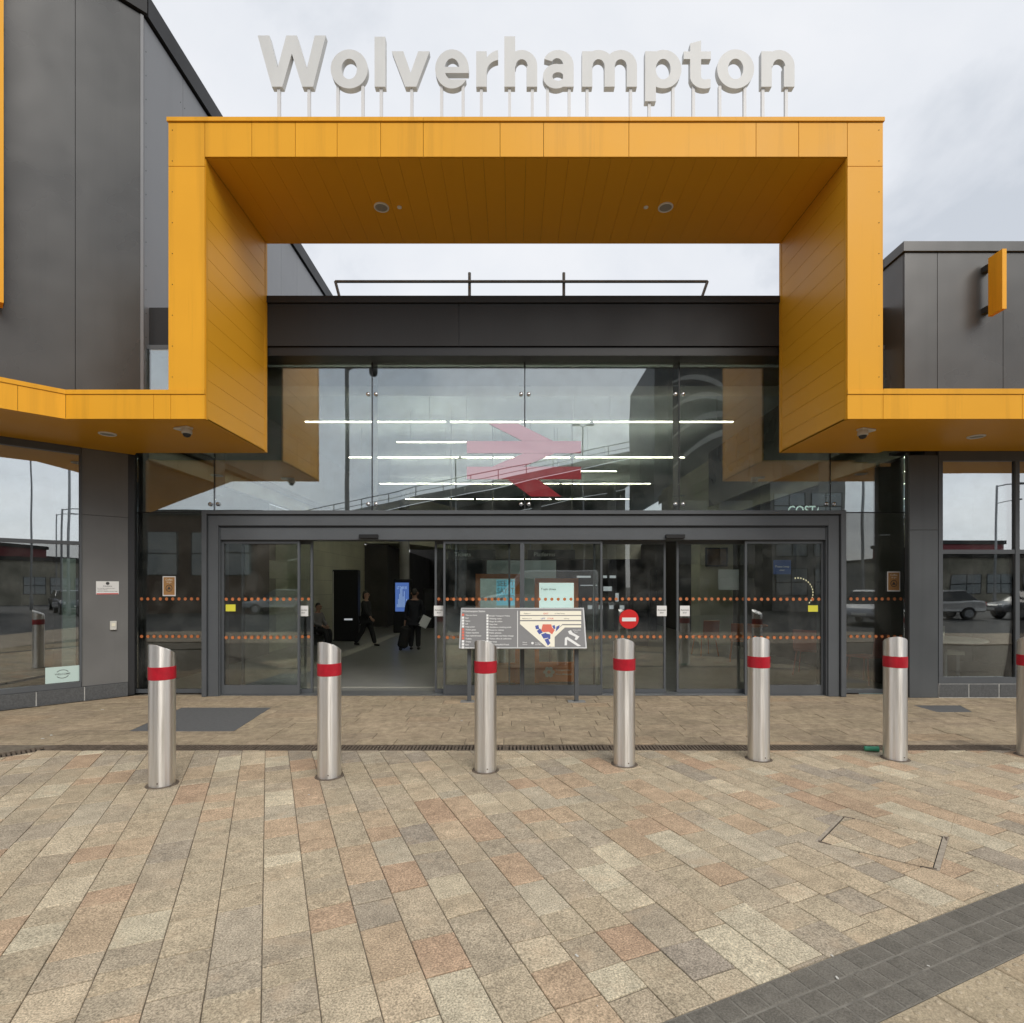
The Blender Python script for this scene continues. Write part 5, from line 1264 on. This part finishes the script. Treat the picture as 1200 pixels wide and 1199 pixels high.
# ------------------------------------------------------------------ people
def skin(name, verts, edges, mat, parent, root=0, sub=2):
    me = bpy.data.meshes.new(name); me.from_pydata([p for p, r in verts], edges, []); me.materials.append(mat)
    o = bpy.data.objects.new(name, me); COL.objects.link(o); o.parent = parent
    sm = o.modifiers.new('skin', 'SKIN'); sm.use_smooth_shade = True; sm.branch_smoothing = .4
    sv = me.skin_vertices[0].data
    for i, (p, r) in enumerate(verts):
        sv[i].radius = (r, r) if not isinstance(r, tuple) else r; sv[i].use_root = (i == root)
    ss_ = o.modifiers.new('sub', 'SUBSURF'); ss_.levels = sub; ss_.render_levels = sub
    return o
def person(lb, loc, rz, J, h, coat, trous, hairc, skin_c=(.35, .2, .14), hair_len=.0, group='people inside the station'):
    """J: joints in units of standing height, facing -Y"""
    t = thing('person', lb, 'person', loc, rz, group)
    P = {k_: tuple(c*h for c in p) for k_, p in J.items()}
    m_s = pm('skin', skin_c, .6); m_c = pm('coat', coat, .8); m_t = pm('trousers', trous, .8); m_h = pm('hair', hairc, .6); m_b = pm('shoe', (.012, .011, .01), .5)
    order = ['pelvis', 'belly', 'chest', 'neck', 'head0', 'head1', 'head2', 'shL', 'elL', 'wrL', 'shR', 'elR', 'wrR', 'hipL', 'knL', 'anL', 'hipR', 'knR', 'anR']
    rad = dict(pelvis=.085, belly=.078, chest=.085, neck=.032, head0=.045, head1=.057, head2=.042, shL=.04, elL=.026, wrL=.018, shR=.04, elR=.026, wrR=.018, hipL=.055, knL=.036, anL=.024, hipR=.055, knR=.036, anR=.024)
    V = [(P[k_], rad[k_]*h) for k_ in order]; ix = {k_: i for i, k_ in enumerate(order)}
    E = [(ix[a], ix[b]) for a, b in (('pelvis', 'belly'), ('belly', 'chest'), ('chest', 'neck'), ('neck', 'head0'), ('head0', 'head1'), ('head1', 'head2'), ('chest', 'shL'), ('shL', 'elL'), ('elL', 'wrL'), ('chest', 'shR'), ('shR', 'elR'), ('elR', 'wrR'), ('pelvis', 'hipL'), ('hipL', 'knL'), ('knL', 'anL'), ('pelvis', 'hipR'), ('hipR', 'knR'), ('knR', 'anR'))]
    for sd_ in 'LR':                                   # palm, four curled fingers of unequal length, a thumb at the side
        w = Vector(P['wr'+sd_]); d_ = (w-Vector(P['el'+sd_])).normalized(); side = d_.cross(Vector((1, 0, 0)))
        side = side.normalized() if side.length > .1 else Vector((0, 1, 0)); inn = d_.cross(side).normalized()*(1 if sd_ == 'L' else -1)
        pa = w+d_*.035*h; V.append((tuple(pa), (.026*h, .016*h))); E.append((ix['wr'+sd_], len(V)-1)); pi = len(V)-1
        for f_, (off_, ln) in enumerate(((-.018, .034), (-.006, .042), (.006, .04), (.018, .03))):
            b0 = pa+d_*.022*h+side*off_*h; b1 = b0+d_*ln*.55*h; b2 = b1+(d_*.5+inn*.8).normalized()*ln*.5*h
            for q_ in (b0, b1, b2):
                V.append((tuple(q_), .0062*h)); E.append((pi if q_ is b0 else len(V)-2, len(V)-1))
        tb = pa+side*-.024*h; V.append((tuple(tb), .007*h)); E.append((pi, len(V)-1)); V.append((tuple(tb+d_*.03*h+inn*.012*h), .006*h)); E.append((len(V)-2, len(V)-1))
    body = skin('body', V, E, m_s, t)
    hd = Vector(P['head1'])
    # face: nose, eyes, mouth, ears
    mb = MB()
    for s in (-1, 1): mb.lathe([(.008*h, -.004*h), (.009*h, 0), (.004*h, .004*h)], 8, Matrix.Translation(hd+Vector((s*.022*h, -.052*h, .004*h))) @ Rx)
    mb.box(hd.x-.018*h, hd.x+.018*h, hd.y-.056*h, hd.y-.05*h, hd.z-.036*h, hd.z-.031*h); mb.build('eyes_and_mouth', m_b, body, world=False)
    mb = MB(); mb.lathe([(.010*h, -.02*h), (.007*h, 0), (.003*h, .016*h)], 8, Matrix.Translation(hd+Vector((0, -.056*h, -.004*h))))
    for s in (-1, 1): mb.lathe([(.004*h, -.016*h), (.01*h, 0), (.005*h, .016*h)], 8, Matrix.Translation(hd+Vector((s*.056*h, .004*h, -.003*h))))
    mb.build('nose_and_ears', m_s, body, world=False, smooth=True)
    k2 = ['pelvis', 'belly', 'chest', 'neck2', 'shL', 'elL', 'wrL2', 'shR', 'elR', 'wrR2', 'hem']
    P['neck2'] = tuple(Vector(P['neck'])*.6+Vector(P['chest'])*.4); P['wrL2'] = tuple(Vector(P['wrL'])*.92+Vector(P['elL'])*.08); P['wrR2'] = tuple(Vector(P['wrR'])*.92+Vector(P['elR'])*.08)
    pv = Vector(P['pelvis']); P['hem'] = tuple(pv+(Vector(P['knL'])+Vector(P['knR'])-2*pv)*.16)
    rc = dict(pelvis=.105, belly=.098, chest=.105, neck2=.05, shL=.052, elL=.038, wrL2=.03, shR=.052, elR=.038, wrR2=.03, hem=.1)
    skin('coat', [(P[k_], rc[k_]*h) for k_ in k2], [(0, 1), (1, 2), (2, 3), (2, 4), (4, 5), (5, 6), (2, 7), (7, 8), (8, 9), (0, 10)], m_c, t)
    k3 = ['pelvis', 'hipL', 'knL', 'anL', 'hipR', 'knR', 'anR']; r3 = [.09, .068, .05, .04, .068, .05, .04]
    skin('trousers', [(P[k_], r_*h) for k_, r_ in zip(k3, r3)], [(0, 1), (1, 2), (2, 3), (0, 4), (4, 5), (5, 6)], m_t, t)
    for s in 'LR':
        a = Vector(P['an'+s]); skin('shoe', [(tuple(a+Vector((0, .02*h, -.016*h))), .022*h), (tuple(a+Vector((0, -.04*h, -.02*h))), .024*h), (tuple(a+Vector((0, -.09*h, -.024*h))), .018*h)], [(0, 1), (1, 2)], m_b, t)
    hv = [(tuple(hd+Vector((0, -.018*h, .048*h))), .034*h), (tuple(hd+Vector((0, .016*h, .040*h))), .05*h), (tuple(hd+Vector((0, .034*h, -.0*h))), .044*h), (tuple(hd+Vector((0, .036*h, -.04*h-hair_len*h))), .026*h+hair_len*.2*h)]
    skin('hair', hv, [(0, 1), (1, 2), (2, 3)], m_h, t)
    return t
ST = dict(pelvis=(0, 0, .52), belly=(0, -.005, .62), chest=(0, 0, .75), neck=(0, .0, .84), head0=(0, -.008, .885), head1=(0, -.006, .93), head2=(0, .0, .965),
          shL=(.105, 0, .80), elL=(.135, .03, .62), wrL=(.13, -.01, .47), shR=(-.105, 0, .80), elR=(-.135, .03, .62), wrR=(-.13, -.01, .47),
          hipL=(.05, 0, .49), knL=(.055, -.01, .28), anL=(.06, .01, .045), hipR=(-.05, 0, .49), knR=(-.055, -.01, .28), anR=(-.06, .01, .045))
WK = dict(ST); WK.update(hipL=(.045, 0, .49), knL=(.045, -.09, .29), anL=(.045, -.15, .05), knR=(-.045, .05, .28), anR=(-.045, .19, .07), elL=(.13, .07, .63), wrL=(.13, .10, .5), elR=(-.13, -.05, .63), wrR=(-.12, -.14, .53))
CRY = dict(ST); CRY.update(elR=(-.14, -.02, .63), wrR=(-.15, -.1, .52), elL=(.14, .0, .62), wrL=(.16, .0, .47))
mx_, my_ = G(486, 762)
man_ = person('man in a dark suit standing with a trolley bag in the open doorway', (mx_, my_, .004), R(175), CRY, 1.55, (.006, .007, .012), (.006, .006, .008), (.02, .015, .012))
wx, wy = G(429, 758)
person('person in black walking to the right past the black totem', (wx, wy, .004), R(80), WK, 1.5, (.006, .006, .006), (.006, .006, .006), (.015, .012, .01), hair_len=.05)
SI = dict(ST); SI.update(pelvis=(0, 0, .30), belly=(0, -.01, .40), chest=(0, -.02, .53), neck=(0, -.03, .62), head0=(0, -.045, .665), head1=(0, -.05, .71), head2=(0, -.045, .745), shL=(.1, -.02, .58), shR=(-.1, -.02, .58), elL=(.13, -.06, .42), wrL=(.06, -.19, .36), elR=(-.13, -.06, .42), wrR=(-.06, -.19, .36), hipL=(.05, -.02, .28), knL=(.06, -.25, .28), anL=(.06, -.24, .04), hipR=(-.05, -.02, .28), knR=(-.06, -.25, .29), anR=(-.06, -.28, .04))
sx_, sy_ = G(371, 757)
person('seated person in a grey top by the left edge of the open doorway', (sx_, sy_, .004), R(70), SI, 1.5, (.16, .15, .15), (.01, .01, .012), (.02, .016, .012))
bn = thing('waiting_seat', 'dark metal seat under the seated person', 'seat', (sx_, sy_, .004), R(70))
MB().box(-.26, .26, -.12, .3, .29, .32).build('seat', M['frame_dk'], bn, world=False); MB().box(-.26, .26, .27, .3, .33, .8).build('backrest', M['frame_dk'], bn, world=False)
for a in (-.22, .22): MB().box(a-.02, a+.02, -.08, .26, 0, .289).build('leg', M['galv'], bn, world=False)
bag = thing('trolley_bag', 'black wheeled bag standing at the left hand of the man in the suit', 'bag', (mx_-.33, my_+.0, .004), R(8))
MB().box(-.13, .13, -.2, .2, .06, .62, Matrix.Rotation(R(12), 4, 'Y')).build('case', pm('bag_cloth', (.008, .008, .008), .8), bag, world=False, bevel=.06)
MB().tube([(.10, -.1, .55), (.16, -.1, .76), (.16, .1, .76), (.10, .1, .55)], .01, 8).build('handle', M['frame_dk'], bag, world=False)
for a in (-.13, .13): MB().lathe([(.045, -.015), (.045, .015)], 16, Matrix.Translation((-.02, a, .046)) @ Rx).build('wheel', M['rubber'], bag, world=False, smooth=True)
pp = tag(MB().box(-.11, .11, -.002, .002, -.15, .15, Matrix.Translation((mx_+.27, my_-.12, .73)) @ Matrix.Rotation(R(28), 4, 'Y') @ Matrix.Rotation(R(15), 4, 'Z')).build('paper', M['white']), 'white sheet of paper in the right hand of the man in the suit', 'paper')

# ================================================================== BEHIND THE VIEWER (seen reflected in the glass)
def lamp_post(px_x, y, h, lb, arm=1.2, two=False, rz=0):
    t = thing('street_lamp', lb, 'street lamp', (px_x, y, -.03), rz, 'street lamps across the road')
    MB().lathe([(.11, 0), (.11, .9), (.07, 1.0), (.05, h)], 12).build('pole', M['galv'], t, world=False, smooth=True)
    for s in ((-1, 1) if two else (1,)):
        MB().tube([(0, 0, h-.05), (s*arm*.4, 0, h+.06), (s*arm, 0, h+.1)], .035, 8).build('arm', M['galv'], t, world=False, smooth=True)
        MB().box(s*arm-.3, s*arm+.3, -.13, .13, h+.06, h+.16).build('lantern', M['frame'], t, world=False, bevel=.03)
lamp_post(-4.1, -24, 11.0, 'tall twin lamp post reflected above the ramp, left one', .5, True)
lamp_post(5.2, -24, 13.4, 'tall twin lamp post reflected above the ramp, right one', .5, True)
lamp_post(27, -15, 7.3, 'lamp post with one arm reflected in the right shop window', 1.3)
lamp_post(25.5, -20, 11.0, 'taller lamp post at the edge of the right window reflection', 1.6)
lamp_post(22, -15, 6.6, 'lamp post with one arm reflected in the left window', 1.3, rz=R(45))
lamp_post(40, -30, 8.6, 'distant lamp post reflected in the left window', 1.3, rz=R(45))
lamp_post(17.5, -11, 13.5, 'tall bare pole reflected near the edge of the left window', .4)
cpz = thing('camera_pole', 'tall dark camera pole with a bent head reflected in the upper left glass', 'camera pole', (-6.0, -3.4, -.03))
MB().lathe([(.13, 0), (.13, 1.2), (.09, 1.3), (.07, 9.6)], 14).build('pole', M['frame'], cpz, world=False, smooth=True)
MB().tube([(0, 0, 9.5), (.35, 0, 9.75), (.9, 0, 9.7)], .05, 8).build('arm', M['frame'], cpz, world=False, smooth=True)
MB().lathe([(.05, 0), (.16, -.1), (.16, -.35), (.1, -.45), (.02, -.48)], 14, Matrix.Translation((.95, 0, 9.75))).build('camera_housing', M['frame_dk'], cpz, world=False, smooth=True)
# car park ramp
YRAMP = -24
cp = thing('car_park_ramp', 'dark sloping car park ramp with railings reflected in the upper glass', 'ramp', (0, YRAMP, 0))
def rz_(x): return 6.9 + (x+10.4)*(4.15/19.3)
prof = [(-24, rz_(-24)-.0), (10, rz_(10)), (10, rz_(10)-.9), (-24, rz_(-24)-.9)]
TR = Matrix(((1, 0, 0, 0), (0, 0, -1, YRAMP), (0, 1, 0, 0), (0, 0, 0, 1)))
MB().prism([(x, z) for x, z in prof], 0, 9, TR).build('deck', M['conc_dk'], cp)
MB().prism([(-24, rz_(-24)+.05), (10, rz_(10)+.05), (10, rz_(10)+.55), (-24, rz_(-24)+.55)], -.22, -.02, TR).build('parapet', M['conc'], cp)
for x in range(-23, 10, 2): MB().box(x-.03, x+.03, YRAMP-.12+.2, YRAMP+.2-.06, rz_(x)+.5, rz_(x)+1.25).build('railing_post', M['galv'], cp)
MB().tube([(-24, YRAMP+.11, rz_(-24)+1.25), (10, YRAMP+.11, rz_(10)+1.25)], .035, 6).build('handrail', M['galv'], cp); MB().tube([(-24, YRAMP+.11, rz_(-24)+.85), (10, YRAMP+.11, rz_(10)+.85)], .025, 6).build('handrail', M['galv'], cp)
for x in range(-22, 10, 6): MB().lathe([(.35, -.03), (.35, rz_(x)-.8)], 14, Matrix.Translation((x, YRAMP-4, 0))).build('column', M['conc'], cp, smooth=True)
MB().prism([(-24, -.03), (10, -.03), (10, rz_(10)-1), (-24, rz_(-24)-1)], 8.5, 9, TR).build('back_wall', M['conc_dk'], cp)
db = thing('dark_clad_building', 'tall black clad building with grey swooshes reflected beside the ramp', 'building', (11.5, -20, 0))
MB().prism([(8.6, -24), (8.6, -16.8), (9.2, -16), (14.6, -16), (14.6, -24)], -.03, 15.6).build('wall', M['black'], db)
for q in range(4):
    c = MB(); n = 14; pts_o = [(9.4+a*5.0/n, 8.5+q*1.1+2.0*math.sin(a/n*2.2+q*.35)) for a in range(n+1)]
    for a in range(n):
        (x0, z0), (x1, z1) = pts_o[a], pts_o[a+1]; w0, w1 = .38*math.sin(math.pi*(a/n)*.9+.25), .38*math.sin(math.pi*((a+1)/n)*.9+.25)
        c.add([(x0, -15.97, z0), (x1, -15.97, z1), (x1, -15.97, z1+w1), (x0, -15.97, z0+w0)], [(0, 1, 2, 3)])
    c.build('swoosh', M['conc'], db)
for q in range(3):
    for c_ in range(2): MB().box(9.6+c_*2.6, 11.5+c_*2.6, -15.99, -15.9, .6+q*2.3, 2.1+q*2.3).build('window', M['carglass'], db)
def block(nm, lb, x0, x1, y0, y1, h, mat, wins=None, roof=None):
    t = thing(nm, lb, 'building', ((x0+x1)/2, (y0+y1)/2, 0)); w = MB().box(x0, x1, y0, y1, -.03, h).build('wall', mat, t)
    MB().box(x0-.15, x1+.15, y0-.15, y1+.15, h+.002, h+.35).build('parapet', roof or M['conc_dk'], t)
    if wins:
        nx, zs2 = wins; pw = (x1-x0)/nx
        for (z0, z1) in zs2:
            for q in range(nx):
                wi = MB().box(x0+q*pw+pw*.08, x0+(q+1)*pw-pw*.08, y1+.001, y1+.03, z0, z1).build('window', M['frame_dk'], t)
                for c_ in range(2):
                    for r_ in range(2):
                        a0 = x0+q*pw+pw*.1+c_*pw*.41; MB().box(a0, a0+pw*.38, y1+.031, y1+.04, z0+.05+r_*(z1-z0)/2, z0+(r_+1)*(z1-z0)/2-.03).build('pane', pm('far_pane', (.30, .33, .34), .15) if q+c_+r_ == 0 else bpy.data.materials['far_pane'], wi)
    return t
block('brick_building', 'low brown brick building with large windows reflected at the left', -34, -15.5, -22, -17.5, 6.0, M['brickb'], (4, [(2.3, 5.0)]))
block('warehouse', 'low grey shed on the skyline reflected in the left window', 50, 82, -74, -46, 5.2, M['conc'], (6, [(1.0, 3.2)]))
block('red_shop', 'dark red fronted shop reflected in the right window', 38, 46, -42, -36, 5.6, pm('dark_red', (.16, .02, .025), .6), (3, [(.6, 2.4)]))
block('stone_building', 'pale grey building reflected at the left edge of the right window', 17.5, 22.6, -26, -21, 9.2, M['conc'], (2, [(1, 2.8), (3.6, 5.4), (6.2, 8)]))
block('far_block', 'long dark low block along the road reflected behind the cars', -14, 8, -38, -34, 4.2, M['conc_dk'], (8, [(1, 3)]))
block('signal_depot', 'dark depot shed reflected beyond the cars in the left window', 36, 48, -40, -30, 4.0, M['int_mid'], (4, [(1, 2.6)]))
def car(lb, loc, rz, paint, van=False, L_=4.2, Wd=1.76, Hh=1.48):
    t = thing('parked_van' if van else 'parked_car', lb, 'van' if van else 'car', loc, rz, 'vehicles parked across the road')
    mp_ = pm('car_paint', paint, .25, .1)
    if van: prof = [(-L_/2, .35), (-L_/2, 1.0), (-L_/2+.25, 1.15), (-L_/2+1.0, 1.3), (-L_/2+1.9, Hh-.08), (-L_/2+2.4, Hh), (L_/2-.05, Hh), (L_/2, Hh-.2), (L_/2, .35)]
    else: prof = [(-L_/2, .38), (-L_/2, .62), (-L_/2+.15, .74), (-L_/2+1.05, .9), (L_/2-.55, .98), (L_/2-.06, .92), (L_/2, .6), (L_/2, .38)]
    def loft(prof, ws):
        mb = MB(); n = len(prof); vs = [(x, -ws[i], z) for i, (x, z) in enumerate(prof)]+[(x, ws[i], z) for i, (x, z) in enumerate(prof)]
        mb.add(vs, [tuple(range(n)), tuple(range(n, 2*n))[::-1]]+[(i, n+i, n+(i+1) % n, (i+1) % n) for i in range(n)]); return mb
    hwid = Wd/2
    bo_ = loft(prof, [hwid*(.93 if (i == 0 or i == len(prof)-1) else (.9 if van and z > 1.6 else 1)) for i, (x, z) in enumerate(prof)]).build('body', mp_, t, world=False, bevel=.07)
    if van:
        MB().add([(-L_/2+1.05, -hwid*.86, 1.36), (-L_/2+1.05, hwid*.86, 1.36), (-L_/2+1.86, hwid*.8, Hh-.14), (-L_/2+1.86, -hwid*.8, Hh-.14)], [(0, 1, 2, 3)], Matrix.Translation((-.03, 0, .03))).build('windscreen', M['carglass'], t, world=False)
        for s in (-1, 1): MB().prism([(-L_/2+1.45, 1.3), (-L_/2+2.5, 1.3), (-L_/2+2.5, Hh-.4), (-L_/2+2.0, Hh-.4)], -s*(hwid*.99)-.012, -s*(hwid*.99)+.012, Matrix(((1, 0, 0, 0), (0, 0, -1, 0), (0, 1, 0, 0), (0, 0, 0, 1)))).build('window', M['carglass'], t, world=False)
    else:
        gp_ = [(-L_/2+1.0, .88), (-L_/2+1.75, Hh-.04), (-L_/2+2.1, Hh), (L_/2-1.1, Hh), (L_/2-.9, Hh-.05), (L_/2-.35, .96)]
        loft(gp_, [hwid*.93, hwid*.76, hwid*.74, hwid*.74, hwid*.76, hwid*.93]).build('windows', M['carglass'], t, world=False, bevel=.03)
        loft([(-L_/2+1.68, Hh-.06), (-L_/2+2.1, Hh+.015), (L_/2-1.1, Hh+.015), (L_/2-.82, Hh-.06)], [hwid*.77]*4).build('roof', mp_, t, world=False, bevel=.02)
    for sx2 in (-L_*.31, L_*.31):
        for s in (-1, 1):
            wo_ = thing('wheel', None, None, (0, 0, 0)); wo_.parent = t; wo_.location = (sx2, s*(hwid-.1), .32)
            MB().lathe([(.2, -.1), (.31, -.1), (.33, -.06), (.33, .06), (.31, .1), (.2, .1)], 22, Rx).build('tyre', M['rubber'], wo_, world=False, smooth=True)
            MB().lathe([(.2, -.101), (.08, -.06), (.08, .06), (.2, .101)], 14, Rx).build('rim', M['galv'], wo_, world=False)
    for s in (-1, 1): MB().box(-L_/2-.01, -L_/2+.16, s*hwid*.72-.16, s*hwid*.72+.16, .62, .76).build('headlight', M['headlight'], t, world=False, bevel=.03); MB().box(L_/2-.1, L_/2+.012, s*hwid*.78-.1, s*hwid*.78+.1, .7, .88).build('tail_light', M['red'], t, world=False)
    MB().box(-L_/2-.02, -L_/2+.1, -hwid*.3, hwid*.3, .45, .56).build('number_plate', M['white'], t, world=False)
    return t
car('white panel van reflected in the glass behind the map sign', (1.2, -9.5, -.03), R(0), (.55, .56, .57), True, 5.4, 1.95, 2.4)
car('pale silver car reflected in the left door glass', (-14.0, -17.5, -.03), R(0), (.5, .51, .53))
car('silver car reflected in the lower left window, nearest of the row', (16, -8.0, -.03), R(-45), (.42, .45, .5))
car('dark blue car reflected in the left window behind the silver one', (20.5, -13, -.03), R(-45), (.03, .04, .08))
car('black car reflected at the back of the left window', (25, -17, -.03), R(-45), (.015, .015, .015))
car('white car reflected low in the right shop window', (21.5, -12.5, -.03), R(10), (.6, .6, .6))
car('grey car reflected low in the right shop window', (27, -12.5, -.03), R(10), (.12, .12, .13))
car('dark red car parked under the ramp', (-6.5, -17.5, -.03), R(0), (.12, .01, .015))
car('black taxi parked under the ramp by the van', (7.5, -14.0, -.03), R(0), (.012, .012, .012))
def tree(lb, x, y, h, seed):
    rt = random.Random(seed); t = thing('tree', lb, 'tree', (x, y, -.03), 0, 'street trees across the road')
    tr = MB(); tr.tube([(0, 0, 0), (.05, 0, h*.2), (.02, .05, h*.45), (0, 0, h*.8)], [.16, .13, .09, .03], 8)
    lf_ = MB()
    for q in range(16):
        a = rt.random()*6.28; z0 = h*rt.uniform(.3, .7); r_ = h*rt.uniform(.16, .34); e = (r_*math.cos(a), r_*math.sin(a), z0+h*rt.uniform(.08, .28))
        tr.tube([(0, 0, z0), (e[0]*.5, e[1]*.5, (z0+e[2])/2+.1), e], [.05, .035, .012], 6)
        for w in range(130):
            c = Vector(e)+Vector((rt.gauss(0, .14*h*.5), rt.gauss(0, .14*h*.5), rt.gauss(0, .11*h*.5))); s = rt.uniform(.05, .12)
            Mq = Matrix.Translation(c) @ Matrix.Rotation(rt.random()*6.28, 4, 'Z') @ Matrix.Rotation(rt.random()*3.1, 4, 'X')
            lf_.add([(-s, -s*.5, 0), (s, -s*.5, 0), (s*.7, s*.6, s*.2), (-s*.7, s*.6, s*.2)], [(0, 1, 2, 3)], Mq)
    tr.build('trunk', M['bark'], t, world=False, smooth=True); lf_.build('crown', M['leaf'], t, world=False)
tree('thin leafed street tree reflected in the left door glass, left one', -20.5, -29, 6.2, 1)
tree('thin leafed street tree reflected in the left door glass, right one', -13.0, -24, 4.6, 2)
tree('street tree standing beyond the brick building', -36, -34, 8, 3)
